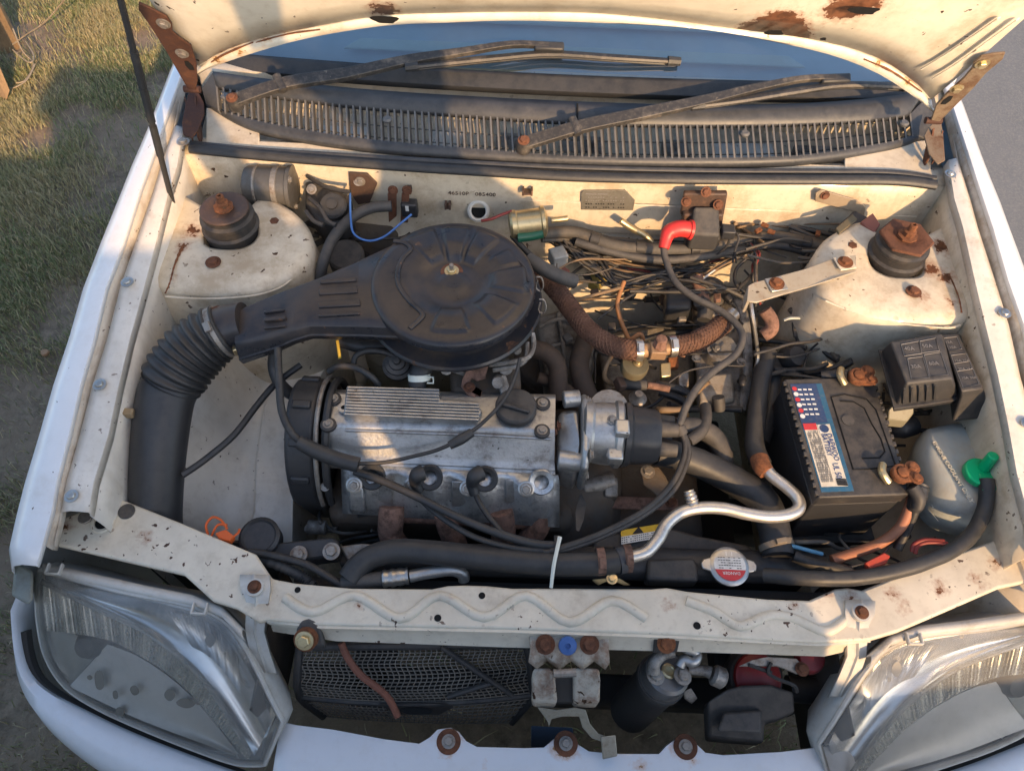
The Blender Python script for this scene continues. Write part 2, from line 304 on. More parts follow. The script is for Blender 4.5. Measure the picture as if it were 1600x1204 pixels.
clear=thin('headlight_lens',(.95,.95,.93),1.5,.16,(.70,.69,.65),.07,12)
clear2=thin('fluted_lens',(.86,.86,.83),1.6,.32,(.55,.54,.50),.08,30)
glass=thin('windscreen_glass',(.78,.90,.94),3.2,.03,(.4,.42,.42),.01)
# ------------------------------------------------------------------ ground
def groundmat():
    m=bpy.data.materials.new('soil_and_turf'); m.use_nodes=True; nt=m.node_tree; N=nt.nodes; L=nt.links; b=N['Principled BSDF']
    tc=N.new('ShaderNodeNewGeometry')
    def noi(s,d=8):
        n=N.new('ShaderNodeTexNoise'); n.inputs['Scale'].default_value=s; n.inputs['Detail'].default_value=d; n.inputs['Roughness'].default_value=.7; L.new(tc.outputs['Position'],n.inputs['Vector']); return n.outputs[0]
    r=N.new('ShaderNodeValToRGB'); L.new(noi(30),r.inputs[0]); e=r.color_ramp.elements; e[0].position=.3; e[0].color=(.10,.075,.05,1); e[1].position=.72; e[1].color=(.36,.28,.20,1)
    r2=N.new('ShaderNodeValToRGB'); L.new(noi(2.2),r2.inputs[0]); r2.color_ramp.elements[0].position=.42; r2.color_ramp.elements[1].position=.62
    mx=N.new('ShaderNodeMix'); mx.data_type='RGBA'; L.new(r2.outputs[0],mx.inputs[0]); L.new(r.outputs[0],mx.inputs[6]); mx.inputs[7].default_value=(.28,.21,.145,1); L.new(mx.outputs[2],b.inputs['Base Color'])
    b.inputs['Roughness'].default_value=.95; bp=N.new('ShaderNodeBump'); bp.inputs['Distance'].default_value=.01; bp.inputs['Strength'].default_value=.8; L.new(noi(90),bp.inputs['Height']); L.new(bp.outputs[0],b.inputs['Normal']); return m
g=G(); n=60
xs=[-60,-20,-8]+[-4+i*.11 for i in range(45)]+[1.1,6]
g.loft([[V((x,y,0 if abs(x)>5 else noise.noise(V((x*1.3,y*1.3,0)))*.015-.012)) for x in xs] for y in [-60,-10,-3]+[-1.4+i*.12 for i in range(48)]+[6,12,60]])
struct('ground',g,groundmat())
asm=M('asphalt',(.17,.175,.18),.85,dirt=.55,dcol=(.27,.26,.24),dsc=130,bump=.9,bsc=420,var=.05,chip=.0,csc=330,ccol=(.34,.31,.27))
g=G(); g.prism([V((1.02+.03*math.sin(y*3),y,.02)) for y in [-60,-4,-2,-1,0,1,2,3,4,6,60]]+[V((60,60,.02)),V((60,-60,.02))],.06); struct('road',g,asm)
# lawn: short blades, thinner over the bare patches
def blades(n,x0,x1,y0,y1,hmin,hmax,wd,seed,mask):
    r=np.random.default_rng(seed); p=np.stack([r.uniform(x0,x1,n),r.uniform(y0,y1,n)],1)
    keep=np.array([mask(x,y) for x,y in p])>r.random(n); p=p[keep]; n=len(p)
    h=r.uniform(hmin,hmax,n); a=r.uniform(0,2*math.pi,n); l=r.uniform(.2,1.25,n)*h; ca,sa=np.cos(a),np.sin(a)
    b=r.uniform(0,2*math.pi,n); wx,wy=np.cos(b)*wd/2,np.sin(b)*wd/2; zz=np.full(n,-.008)
    z0=np.stack([p[:,0]-wx,p[:,1]-wy,zz],1); z1=np.stack([p[:,0]+wx,p[:,1]+wy,zz],1)
    m0=np.stack([p[:,0]+ca*l*.4-wx*.8,p[:,1]+sa*l*.4-wy*.8,h*.65],1); m1=np.stack([p[:,0]+ca*l*.4+wx*.8,p[:,1]+sa*l*.4+wy*.8,h*.65],1)
    t=np.stack([p[:,0]+ca*l,p[:,1]+sa*l,h*.9],1)
    vs=np.stack([z0,z1,m0,m1,t],1).reshape(-1,3); i=np.arange(n)*5
    quad=np.stack([i,i+1,i+3,i+2],1); tri=np.stack([i+2,i+3,i+4],1)
    me=bpy.data.meshes.new('grass'); me.vertices.add(len(vs)); me.vertices.foreach_set('co',vs.ravel())
    lp=np.concatenate([quad,tri],1).ravel(); me.loops.add(len(lp)); me.loops.foreach_set('vertex_index',lp)
    st=np.stack([np.arange(n)*7,np.arange(n)*7+4],1).ravel(); tot=np.tile([4,3],n)
    me.polygons.add(2*n); me.polygons.foreach_set('loop_start',st); me.polygons.foreach_set('loop_total',tot); me.update(); me.validate(); return me
def grassmat():
    m=bpy.data.materials.new('grass_blades'); m.use_nodes=True; nt=m.node_tree; N=nt.nodes; L=nt.links; b=N['Principled BSDF']; tc=N.new('ShaderNodeNewGeometry')
    def noi(s,d=3):
        n=N.new('ShaderNodeTexNoise'); n.inputs['Scale'].default_value=s; n.inputs['Detail'].default_value=d; L.new(tc.outputs['Position'],n.inputs['Vector']); return n.outputs[0]
    r=N.new('ShaderNodeValToRGB'); L.new(tc.outputs['Random Per Island'],r.inputs[0]); cr=r.color_ramp; cr.elements[0].color=(.12,.165,.06,1); cr.elements[1].color=(.50,.43,.26,1)
    for p,c in ((.34,(.17,.225,.085,1)),(.60,(.27,.285,.135,1)),(.80,(.42,.36,.21,1))): e=cr.elements.new(p); e.color=c
    r2=N.new('ShaderNodeMapRange'); L.new(noi(3.2),r2.inputs[0]); r2.inputs[1].default_value=.42; r2.inputs[2].default_value=.66
    mx=N.new('ShaderNodeMix'); mx.data_type='RGBA'; f=N.new('ShaderNodeMath'); f.operation='MULTIPLY'; L.new(r2.outputs[0],f.inputs[0]); f.inputs[1].default_value=.6; L.new(f.outputs[0],mx.inputs[0]); L.new(r.outputs[0],mx.inputs[6]); mx.inputs[7].default_value=(.42,.35,.21,1)
    L.new(mx.outputs[2],b.inputs['Base Color']); b.inputs['Roughness'].default_value=.6; b.inputs['Transmission Weight'].default_value=0; b.inputs['Subsurface Weight'].default_value=0
    return m
bare=[Z(120,470,0),Z(165,560,0),Z(60,640,0),Z(30,690,0),Z(195,200,0),Z(60,215,0),Z(225,60,0),Z(40,60,0),Z(15,900,0),Z(20,1100,0),Z(85,515,0),Z(120,180,0),Z(250,130,0)]
brad=[.10,.11,.17,.17,.14,.10,.10,.2,.14,.16,.05,.08,.12]
def gmask(x,y):
    if x>-.9 and y>-.4: return .02
    k=.80+.9*noise.noise(V((x*2.3,y*2.3,3)))+.45*noise.noise(V((x*7,y*7,9)))
    for c,r in zip(bare,brad):
        d=math.hypot(x-c.x,y-c.y)
        if d<r*1.4: k*= max(0.04,(d-r*.45)/(r*.95)) if d>r*.45 else .04
    return max(.06,min(1,k))
gm=grassmat()
me=blades(330000,-2.75,-.84,-.45,3.6,.010,.027,.0023,3,gmask); me.materials.append(gm)
o=bpy.data.objects.new('grass',me); COL.objects.link(o); o['kind']='stuff'; o['label']='short patchy lawn grass beside the car'
me=blades(26000,-2.75,-.84,-.45,3.6,.03,.062,.0026,11,lambda x,y:gmask(x,y)*max(0,noise.noise(V((x*3+7,y*3,5)))*2.2)); me.materials.append(gm)
o=bpy.data.objects.new('grass_clump',me); COL.objects.link(o); o['kind']='stuff'; o['label']='longer grass clumps in the lawn'
me=blades(9000,-.8,.98,-.2,.75,.02,.055,.003,5,lambda x,y: .1+.9*max(0,noise.noise(V((x*5+4,y*5,2)))*2)); me.materials.append(gm)
o=bpy.data.objects.new('grass_tuft',me); COL.objects.link(o); o['kind']='stuff'; o['label']='dry grass tufts on the soil below the bumper'
# ------------------------------------------------------------------ the car's body shell
car=thing('car','white hatchback with its front opened, worn cream engine bay and rust','car')
def fsec(v,uo,ui,ug,uf,z):
    a=Z(uo,v,z); b=Z(ui,v,z+.010); c=Z(ug,v,z-.004); f=Z(uf,v,z-.002); m=(a+b)/2+V((0,0,.006))
    return dict(a=a,b=b,c=c,f=f,m=m,z=z)
zf=lambda v:.955-.000221*(v-105)
rowsL=[(112,266,284,290,294),(200,232,253,272,287),(260,206,232,252,274),(301,190,217,240,265),(380,158,192,212,243),(450,131,165,188,222),(530,108,146,168,205),(602,84,125,145,185),(680,62,107,125,166),(753,40,88,104,149),(800,28,80,96,138),(850,17,66,85,100),(884,22,56,66,70)]
secs=[fsec(r[0],*r[1:],zf(r[0])) for r in rowsL]
mir=lambda p:V((-.03-p.x,p.y,p.z))
def fender(fl):
    k=(lambda p:p) if not fl else mir; sg=-1 if not fl else 1
    g=G(); R=[]
    ext=[]
    for s in secs:
        a,b,m=s['a'],s['b'],s['m']; d=V((0,0,1))
        R.append([k(a+V((-.012,0,-.55))),k(a+V((-.034,0,-.34))),k(a+V((-.036,0,-.12))),k(a+V((-.014,0,-.022))),k(a),k(m),k(b),k(b+V((.002,0,-.006)))])
    # run the wing on towards the door behind the hinge
    back=[[p+V((0,.55,.03 if i>3 else 0)) for i,p in enumerate(R[0])]]
    g.loft(back+R); o=part('fender',g,white,car,solid=.0015,ang=50)
    g=G(); g.loft([[k(s['b']+V((.0015,0,-.005))),k(s['b']+V((.004,0,-.020))),k(s['c']*.55+s['b']*.45+V((0,0,-.024))),k(s['c']+V((-.004,0,-.016))),k(s['c'])] for s in secs[:-1]])
    part('hood_gutter',g,chan,o,solid=.0012,ang=50)
    g=G(); rows=[]
    for i,s in enumerate(secs[1:-2]):
        wv=.003*math.sin(i*2.1); f=s['f']+V((wv,0,0)); c=s['c']
        rows.append([k(c),k(c*.6+f*.4+V((0,0,.005))),k(c*.2+f*.8+V((0,0,.001))),k(f),k(f+V((.001,0,-.016)))])
    R2=[]
    for i in range(len(rows)-1):
        for t in (0,.5): R2.append([rows[i][j].lerp(rows[i+1][j],t) for j in range(5)])
    R2.append(rows[-1]); g.loft(R2); part('apron_flange',g,flange,o,solid=.0015,ang=50)
    for (u,v) in ((285,222),(199,441),(156,601),(112,775)) if not fl else ((285,222),(196,432),(156,601),(112,775)):
        s=k(Z(u,v,zf(v)+.0035)); screw(o,s,steel,1.05,(0,-.05,1))
    return o
fl=fender(False); fr=fender(True)
# inner aprons below the flanges
for fl_ in (0,1):
    k=(lambda p:p) if not fl_ else mir
    g=G(); R=[]
    for s in secs[1:-2]:
        f=s['f']; R.append([k(f+V((-.003,0,-.012))),k(f+V((.002,0,-.05))),k(f+V((.002,0,-.12))),k(f+V((.006,0,-.22))),k(V((f.x+.01,f.y,.42))),k(V((f.x+.01,f.y,.25)))])
    g.loft(R); part('inner_apron',g,bayl if not fl_ else bay,car,solid=.0015,ang=50)
    for i in range(14):   # drain holes, clips
        pass
# wheelhouse and frame rail, left in the picture
g=G(); R=[]
for (v,u0,u1,u2,z0,z1) in ((860,258,380,450,.60,.555),(800,262,395,452,.645,.57),(720,270,398,455,.70,.585),(640,285,410,468,.735,.59),(570,310,440,505,.745,.595),(500,345,480,550,.75,.60)):
    a=Z(u0,v,z0); b=Z(u1,v,z1); c=Z(u2,v,z1-.004); R.append([a+V((-.04,0,.02)),a,a.lerp(b,.35)+V((0,0,-.035)),a.lerp(b,.7)+V((0,0,-.03)),b,b+V((.006,0,.008)),b+V((.014,0,.008)),c,c+V((.006,0,-.02)),c+V((.01,0,-.2))])
g.loft([smooth2(r,4) for r in R]); part('wheelhouse',g,bayl,car,solid=.002,ang=60,label='smooth white wheelhouse panel beside the timing cover')
g=G(); R=[]
for y in (.36,.5,.65,.8,.95,1.07): R.append([V((.70,y,.74)),V((.66,y,.62)),V((.60,y,.54)),V((.52,y,.50)),V((.46,y,.50)),V((.45,y,.48)),V((.45,y,.28))])
g.loft(R); part('wheelhouse',g,bay,car,solid=.002,ang=60)
# strut towers
def tower(fl):
    k=(lambda p:p) if not fl else mir
    # outline on the top plate, counter-clockwise from the apron side
    T=[V((-.745,1.045,.86)),V((-.74,.97,.858)),V((-.73,.86,.853)),V((-.69,.815,.850)),V((-.60,.805,.850)),V((-.53,.815,.850)),V((-.475,.85,.852)),V((-.455,.90,.855)),V((-.465,.95,.857)),V((-.50,.995,.86)),V((-.56,1.035,.86))]
    T=[k(p) for p in T]; c=k(V((-.602,.945,.862)))
    sc=lambda p,f,dz:V((c.x+(p.x-c.x)*f,c.y+(p.y-c.y)*f,p.z+dz))
    g=G(); rows=[[sc(p,.34,.004) for p in T],[sc(p,.38,.006) for p in T],[sc(p,.86,.002) for p in T],[sc(p,.95,-.002) for p in T],[sc(p,1.0,-.012) for p in T],[sc(p,1.01,-.03) for p in T],[sc(p,1.05,-.075) for p in T],[sc(p,1.08,-.18) for p in T],[sc(p,1.10,-.42) for p in T]]
    rows=[smooth2(r,4) for r in rows]; g.loft(rows); o=part('strut_tower',g,toww,car,solid=.002,ang=50)
    # mount
    g=G(); g.lathe([(.052,-.03),(.055,.006),(.050,.010),(.049,.024),(.052,.027),(.051,.032),(.045,.036),(.044,.042),(.046,.045),(.02,.046),(0,.046)],c,(0,0,1),40); g.v=[c+(p-c)*.9 for p in g.v]; mo=part('strut_mount',g,strutm,o)
    g=G(); g.lathe([(.044,.044),(.047,.046),(.0455,.050),(.034,.051),(.026,.048),(.012,.048),(0,.048)] if not fl else [(.050,.044),(.052,.046),(.050,.050),(.036,.051),(.026,.047),(.012,.047),(0,.047)],c,(0,0,1),24 if not fl else 6); g.v=[c+(p-c)*.9 for p in g.v]; part('mount_plate',g,brownp if not fl else rust,mo,bev=.002)
    g=G(); g.lathe([(.019,.050),(.019,.054),(.012,.055),(.012,.064),(.009,.066)],c,(0,0,1),8); g.lathe([(.0075,.064),(.0075,.078),(.006,.080),(.0035,.0802),(.0035,.074)],c,(0,0,1),16); g.v=[c+(p-c)*.9 for p in g.v]; part('strut_nut',g,rusto,mo)
    for dx,dy in ((-.012,-.082),(.072,.018)): bolt(o,V((c.x+(dx if not fl else dx*-1),c.y+dy,.8575)),rust,1.25)
    return o
tl=tower(False); tr=tower(True)
for par,pts in ((tl,((322,336),(306,352),(296,370),(284,390),(272,415),(264,440),(258,458))),(tr,((1452,392),(1470,408),(1486,432),(1497,462),(1502,488)))):
    g=G(); g.tube([Z(u+random.uniform(-2,2),v,.8585) for u,v in pts],[random.uniform(.0012,.003) for _ in pts],seg=8,n=6,flat=.5,ribs=(.011,.3)); part('rusty_seam',g,rusto,par,ang=80)
for par,P in ((tl,[(258,463),(300,466),(345,466),(400,461),(440,448),(466,425)]),(tr,[(1290,470),(1330,486),(1380,500),(1430,508),(1480,512),(1500,508)])):
    g=G(); g.tube([Z(u,v,.8415) for u,v in P],.0022,seg=8,n=6,flat=.7); part('seam_bead',g,toww,par,ang=80)
# firewall, bulkhead shelf, weatherstrip
g=G(); prof=[(1.13,.905),(1.095,.905),(1.083,.898),(1.078,.88),(1.080,.80),(1.076,.73),(1.066,.722),(1.062,.712),(1.056,.69),(1.035,.64),(1.005,.58),(1.0,.42),(.98,.30)]
xs=[-.74+.0365*i for i in range(41)]
def fwp(x,y,z):
    b=.006*math.sin(x*9)*math.exp(-((z-.8)/.05)**2); return V((x,y+b,z))
g.loft([[fwp(x,y,z) for y,z in prof] for x in xs]); fw=part('firewall',g,bay,car,solid=.0015,ang=60)
g=G(); g.prism([V((-.26,1.0795,.835)),V((.66,1.0795,.835)),V((.66,1.0795,.765)),V((.30,1.0795,.755)),V((-.26,1.0795,.765))],V((0,-.004,0))) ; part('firewall_pressing',g,bay,fw,bev=.004)
def strip(pts,r): 
    g=G(); g.tube(pts,r,seg=12,n=5,flat=.8); return g
part('weatherstrip',strip([Z(u,v,.912) for u,v in ((298,232),(420,244),(600,258),(760,268),(900,276),(1100,280),(1300,281),(1400,282),(1462,289)) ],.0105),rub,car)
part('weatherstrip_lip',strip([Z(u,v,.911) for u,v in ((298,224),(420,236),(600,247),(760,256),(900,262),(1100,267),(1300,268),(1400,270),(1462,279)) ],.006),cowlm,car)
# cowl top panel (cream), plenum floor under the grille
g=G(); R=[]
for x in [-.72+i*.072 for i in range(21)]:
    e=.03*(x/.7)**2
    R.append([V((x,1.085,.903)),V((x,1.10,.906)),V((x,1.12,.908)),V((x,1.128,.885)),V((x,1.14,.87)),V((x,1.20,.868)),V((x,1.25,.88)),V((x,1.27,.95)),V((x,1.30,.958))])
g.loft(R); part('cowl_panel',g,bay,car,solid=.0015)
for (u0,v0,u1,v1) in ((322,168,405,228),(1320,232,1455,268)):
    g=G(); g.prism(q((u0,v0,.916),(u1,v0+14 if u0<800 else v0-14,.916),(u1,v1,.908),(u0,v1,.908)),.004); part('cowl_corner',g,bay,car,bev=.0015)
# plenum clutter seen between the slats
for x,wd in ((-.44,.10),(-.24,.06),(-.12,.05),(.02,.08),(.2,.05),(.33,.12),(.48,.1)):
    g=G(); g.box((x,1.18,.878),(wd,.05,.02)); part('cowl_bracket',g,random.choice([steeld,alug,bayl]),car,bev=.004)
# windscreen frame, glass, dashboard, pillars, roof, doors (mostly behind the bonnet)
def wsp(x,t):   # t 0 base .. 1 top
    c=(x/.68)**2; return V((x*(1-.10*t),1.255+.045*c+.62*t,.955+.012*(1-c)+.43*t-.02*c*t))
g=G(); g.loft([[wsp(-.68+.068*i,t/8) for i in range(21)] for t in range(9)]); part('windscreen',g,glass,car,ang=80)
g=G(); R=[]
for i in range(21):
    x=-.68+.068*i; R.append([wsp(x,-.03)+V((0,0,-.004)),wsp(x,-.03)+V((0,0,.006)),wsp(x,.0)+V((0,0,.007)),wsp(x,.012)+V((0,0,.005))])
g.loft(R); part('windscreen_seal',g,rub,car,solid=.002)
g=G(); R=[]
for i in range(21):
    x=-.70+.07*i; c=(x/.7)**2
    R.append([V((x,1.27+.04*c,.90)),V((x,1.29+.04*c,.945)),V((x,1.38,.965)),V((x,1.52,.985-.02*c)),V((x,1.70,.99-.02*c)),V((x,1.76,.96)),V((x,1.77,.7))])
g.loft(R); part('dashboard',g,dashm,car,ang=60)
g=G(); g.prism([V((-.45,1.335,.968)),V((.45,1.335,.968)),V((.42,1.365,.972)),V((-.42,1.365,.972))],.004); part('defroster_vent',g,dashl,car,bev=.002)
g=G(); g.prism([V((-.50,1.42,.984)),V((.58,1.42,.984)),V((.5,1.58,.995)),V((-.3,1.60,.995))],.006); part('painted_reflection_band',g,dashl,car,bev=.003)  # pale blue-green panel painted in place of a reflection band in the glass
for s in (-1,1):
    g=G(); g.tube([wsp(s*.70,-.02)+V((0,.01,0)),wsp(s*.70,.5)+V((s*.012,0,0)),wsp(s*.70,1.03)],.03,seg=10,flat=.7); part('windscreen_pillar',g,white,car)
    g=G(); g.prism([V((s*.80,1.40,.93)),V((s*.80,2.5,.93)),V((s*.80,2.5,.28)),V((s*.80,1.40,.28))],V((-s*.05,0,0))); part('door',g,white,car,bev=.02)
g=G(); g.loft([[V((x,y,1.385+.05*(1-(x/.62)**2)-.03*((y-2.5)/.7)**2)) for x in [-.62+.062*i for i in range(21)]] for y in [1.87+.13*j for j in range(11)]]); part('roof',g,white,car,solid=.004,ang=60)
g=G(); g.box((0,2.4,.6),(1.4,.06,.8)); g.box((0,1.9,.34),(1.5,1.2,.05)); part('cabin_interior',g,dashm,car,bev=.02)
# front wheels below the wings
for s in (-1,1):
    g=G(); g.lathe([(.10,-.08),(.20,-.085),(.26,-.07),(.275,-.03),(.275,.03),(.26,.07),(.20,.085),(.10,.08)],(s*.66-.015,.93,.275),(1,0,0),40); wh=part('wheel',g,rub,car)
    g=G(); g.lathe([(0,-.05),(.17,-.06),(.18,-.08),(.18,.08),(.17,.05),(0,.04)],(s*.66-.015,.93,.275),(1,0,0),32); part('rim',g,steeld,wh)
# subframe / floor so that the bay is closed below
g=G(); g.box((0,.72,.20),(1.0,.10,.06)); g.box((-.35,.62,.22),(.08,.7,.06)); g.box((.38,.62,.22),(.08,.7,.06)); part('subframe',g,darkm,car,bev=.01)
g=G(); g.box((0,1.07,.22),(1.3,.06,.05)); part('underbody',g,darkm,car,bev=.01)
# ------------------------------------------------------------------ radiator support
bar=[(425,903),(462,910),(550,918),(675,919),(700,914),(725,913),(762,914),(800,918),(900,918),(1017,919),(1042,917),(1075,923),(1200,935),(1265,937),(1285,928),(1305,919),(1325,917),(1347,921)]
barl=[(1358,1000),(1275,1004),(1200,1000),(1050,991),(800,982),(500,976),(417,968)]
lw=[(147,762),(210,787),(280,815),(400,865),(425,903),(417,968),(405,972),(370,950),(332,938),(287,897),(175,871),(75,848),(72,838),(85,812),(120,800),(139,792)]
rw=[(1347,921),(1375,910),(1450,879),(1600,827),(1700,786),(1720,860),(1640,902),(1562,918),(1500,945),(1405,986),(1358,1000)]
zw=lambda u:.72+.012*max(0,abs(u-885)-460)/350
poly=[Z(u,v,zw(u)) for u,v in bar+rw[1:-1]+barl+lw[6:]+lw[:4]]
g=G(); g.prism(poly,.012); rs=part('radiator_support',g,supp,car,bev=.004,seg=3,label='worn cream radiator support bar with rust spots')
g=G(); fr_=[(417,968),(500,976),(800,982),(1050,991),(1200,1000),(1275,1004),(1358,1000)]; fr2=[(427,985),(525,1000),(800,1010),(1050,1016),(1200,1021),(1287,1024),(1356,1008)]
R=[]
for (a,b),(c,d) in zip(fr_,fr2):
    p=Z(a,b,.716); r_=Z(c,d,.685); R.append([p+V((0,.004,0)),p.lerp(r_,.15)+V((0,-.002,.004)),p.lerp(r_,.55)+V((0,.002,0)),r_,r_+V((0,.004,-.012))])
g.loft(R); part('support_front_lip',g,supp,rs,solid=.002)
for pts in (((445,933),(490,956),(555,930),(625,966),(687,930),(757,964),(822,930),(890,972),(955,938),(1010,966)),((1072,938),(1115,955),(1155,978),(1200,962),(1237,965),(1287,986),(1316,972),(1330,960))):
    g=G(); g.tube([Z(u,v,.7195) for u,v in pts],[.0075]*len(pts),seg=12,n=5,flat=.95); part('pressed_bead',g,supp,rs,ang=80)
hole=M('hole_dark',(.006,.006,.006),.9,bump=0,var=0)
for (u,v,r) in ((465,921,.0045),(753,930,.005),(684,965,.0052),(1089,977,.0055)):
    g=G(); p=Z(u,v,.7206); g.lathe([(0,0),(r,0),(r,.0002),(0,.0003)],p,(0,0,1),20); part('hole',g,hole,rs)
for (u,v) in ((527,983),(548,983)):
    g=G(); p=Z(u,v,.708); g.lathe([(0,0),(.004,0),(.004,.0004),(0,.0005)],p,(0,-.8,.6),16); part('hole',g,hole,rs)
for (u,v,m,r) in ((198,799,rubg,.0125),(134,808,steeld,.011),(1570,849,rubg,.0125),(1600,865,rubg,.0125)):
    g=G(); p=Z(u,v,zw(u)); g.lathe([(r,-.002),(r,.002),(r*.9,.0032),(r*.5,.0028),(0,.003)],p,(0,0,1),24); part('rubber_plug',g,m,rs)
for (u,v) in ((161,816),(1603,842)):
    g=G(); p=Z(u,v,zw(u)+.001); g.lathe([(.012,0),(.018,.001),(.016,.0035),(.012,.003),(.011,-.002)],p,(0,0,1),28); part('hole_rim',g,supp,rs)
    g=G(); g.lathe([(0,0),(.0125,0),(.0125,.0005),(0,.0006)],p,(0,0,1),24); part('hole',g,hole,rs)
# ------------------------------------------------------------------ bonnet (hood), hinged open
hood=thing('hood','raised cream bonnet panel with rust-eaten holes on its underside','hood')
def samp(pts,n):
    P=smooth2([V((a,b,0)) for a,b in pts],8); L=[0]
    for i in range(1,len(P)): L.append(L[-1]+(P[i]-P[i-1]).length)
    out=[]
    for k in range(n):
        t=L[-1]*k/(n-1); i=max(j for j in range(len(L)) if L[j]<=t+1e-9); i=min(i,len(P)-2); f=(t-L[i])/(L[i+1]-L[i]); out.append(P[i].lerp(P[i+1],f))
    return out
edge=[(300,122),(325,108),(400,82),(487,59),(600,41),(700,36),(800,33),(925,36),(1100,46),(1200,64),(1300,87),(1375,117),(1437,158),(1462,180)]
seam=[(312,108),(345,88),(400,68),(500,46),(600,30),(700,26),(800,24.5),(920,26),(1025,35),(1125,48),(1267,67),(1362,93),(1425,132),(1452,160)]
NC=45; E=[HU(p.x,p.y) for p in samp(edge,NC)]; Q=[HU(p.x,p.y) for p in samp(seam,NC)]
nh=V((0,-.9165,-.40)); dh=V((0,-.40,.9165))
sof=lambda p:(p-V((0,1.15,1.0))).dot(dh)
g=G(); rows=[]
for i in range(NC):
    x=(-.665+1.30*i/(NC-1)); s1=sof(Q[i]); a=(i/(NC-1)-.5)*2
    r=[E[i]+nh*-.006,E[i]+nh*-.001,E[i].lerp(Q[i],.45)+nh*.0008,E[i].lerp(Q[i],.8)-nh*.001,Q[i]-nh*.005,Q[i]+dh*.006-nh*.002]
    for k in range(1,15):
        t=k/14; s=s1+(.95-s1)*t; xx=Q[i].x+(x-Q[i].x)*min(1,t*1.6)
        b=.016*math.sin(min(1,t*6)*math.pi/2)+.010*math.sin(a*5+1)*min(1,t*5)+.007*math.sin(a*2.3+s*11)*min(1,t*5)
        b*=(1-abs(a)**8); r.append(V((0,1.15,1.0))+V((xx,0,0))+dh*s+nh*b)
    rows.append(r)
g.loft([r[5:] for r in rows]); hi=part('hood_inner_panel',g,hoodm,hood,solid=.001,ang=70)
g=G(); g.loft([r[:6] for r in rows]); part('hood_rear_flange',g,hedge,hood,solid=.001,ang=70,label='rolled rear edge with sealant and rust')
g=G(); g.loft([[p-nh*(.028 if j>2 else .003) for j,p in enumerate(r)] for r in rows]); part('hood_skin',g,white,hood,solid=.001,ang=70)
for pts,r in ((((395,66),(352,84),(330,97)),.0026),(((500,46),(450,53),(400,66)),.0022),(((1350,92),(1395,112),(1440,143)),.0026)):
    g=G(); g.tube([HU(u,v)+nh*.0005 for u,v in pts],[r*.7,r,r*.6],seg=8,n=5,flat=.6,ribs=(.012,.25)); part('seam_sealant',g,rusto,hi)
holem=hole
for (u,v,a,b) in ((1210,33,.013,.006),(603,13,.019,.009),(1286,43,.0042,.003),(1350,-2,.02,.008)):
    p=HU(u,v)+nh*.0185; g=G(); n_=18
    g.prism([p+V((1,0,0))*a*math.cos(t)*(1+.25*math.sin(3*t+u))+dh*b*math.sin(t)*(1+.2*math.cos(2*t)) for t in [2*math.pi*k/n_ for k in range(n_)]],nh*.0012); part('rust_hole',g,holem,hi)
# pressed stiffener lines on the right part
for pts in (((1440,100),(1480,75),(1520,48),(1560,20)),((1458,115),(1500,88),(1545,55),(1590,22))):
    g=G(); g.tube([HU(u,v)+nh*.0085 for u,v in pts],.005,seg=10,n=5,flat=.3); part('pressed_rib',g,hoodm,hi,ang=80)
# rear hinges: bonnet plate, body bracket
def hinge(side):
    if side<0:
        lab_='dark rusty bonnet hinge beside the prop rod'; P=[(218,-6),(236,2),(262,16),(270,28),(271,40),(280,48),(300,62),(308,88),(310,118),(306,134),(298,136),(290,122),(262,72),(236,30),(218,5)]
        bp=[(257,25),(286,72)]; lug=[(297,136),(306,136),(318,160),(319,178),(308,205),(300,215),(286,210),(284,192),(290,160)]; bb=[(293,200),(287,222)]; slot=(297,92); 
    else:
        lab_='pale rusty bonnet hinge beside the grey road'; P=[(1570,72),(1566,82),(1540,104),(1520,128),(1490,158),(1466,182),(1454,178),(1462,155),(1480,135),(1505,112),(1518,96),(1520,88),(1532,78),(1550,74)]
        bp=[(1534,88),(1494,127)]; lug=[(1462,188),(1470,185),(1474,210),(1477,250),(1466,256),(1452,240),(1444,212),(1450,200)]; bb=[(1465,246),(1492,286)]; slot=(1479,146)
    g=G(); g.prism([HU(u,v)+nh*.012 for u,v in P],nh*-.004); o=part('hood_hinge',g,rustd if side<0 else hinger,hood,bev=.0012,label=lab_)
    # turned-up flange along the outer side
    for u,v in bp: bolt(o,HU(u,v)+nh*.0125,steeld if side<0 else zinc,1.0,nh)
    p=HU(*slot)+nh*.0124; g=G(); g.prism([p+dh.cross(nh)*a+dh*b for a,b in ((-.004,-.012),(.004,-.012),(.006,.0),(.003,.012),(-.003,.012),(-.006,0))],nh*.0006); part('slot',g,holem,o)
    z=.965; g=G(); g.prism([Z(u,v,z-.03*(v-min(l[1] for l in lug))/80) for u,v in lug],.003); part('hinge_bracket',g,rustd if side<0 else hinger,o,bev=.001)
    a=Z(*( (303,148) if side<0 else (1458,200)),.965); b=Z(*((308,214) if side<0 else (1450,248)),.925)
    g=G(); w_=V((.003*side,0,0)); g.prism([a,b,b+V((0,0,-.03)),a+V((0,0,-.02))],V((.003,0,0))); g.prism([a+V((-.02*side*-1,0,-.005)),b+V((-.012*side*-1,0,-.004)),b+V((-.012*side*-1,0,-.012)),a+V((-.02*side*-1,0,-.015))],V((.002,0,0))); part('hinge_web',g,rustd if side<0 else rust,o)
    pv=HU(*((301,133) if side<0 else (1458,182)))+nh*.008; g=G(); g.cyl(pv+V((-.014,0,0)),pv+V((.014,0,0)),.006,seg=14); part('pivot_pin',g,rustd,o)
    for u,v in bb: bolt(o,Z(u,v,.935 if v<240 else .92),steel if side>0 else steeld,1.0)
hinge(-1); hinge(1)
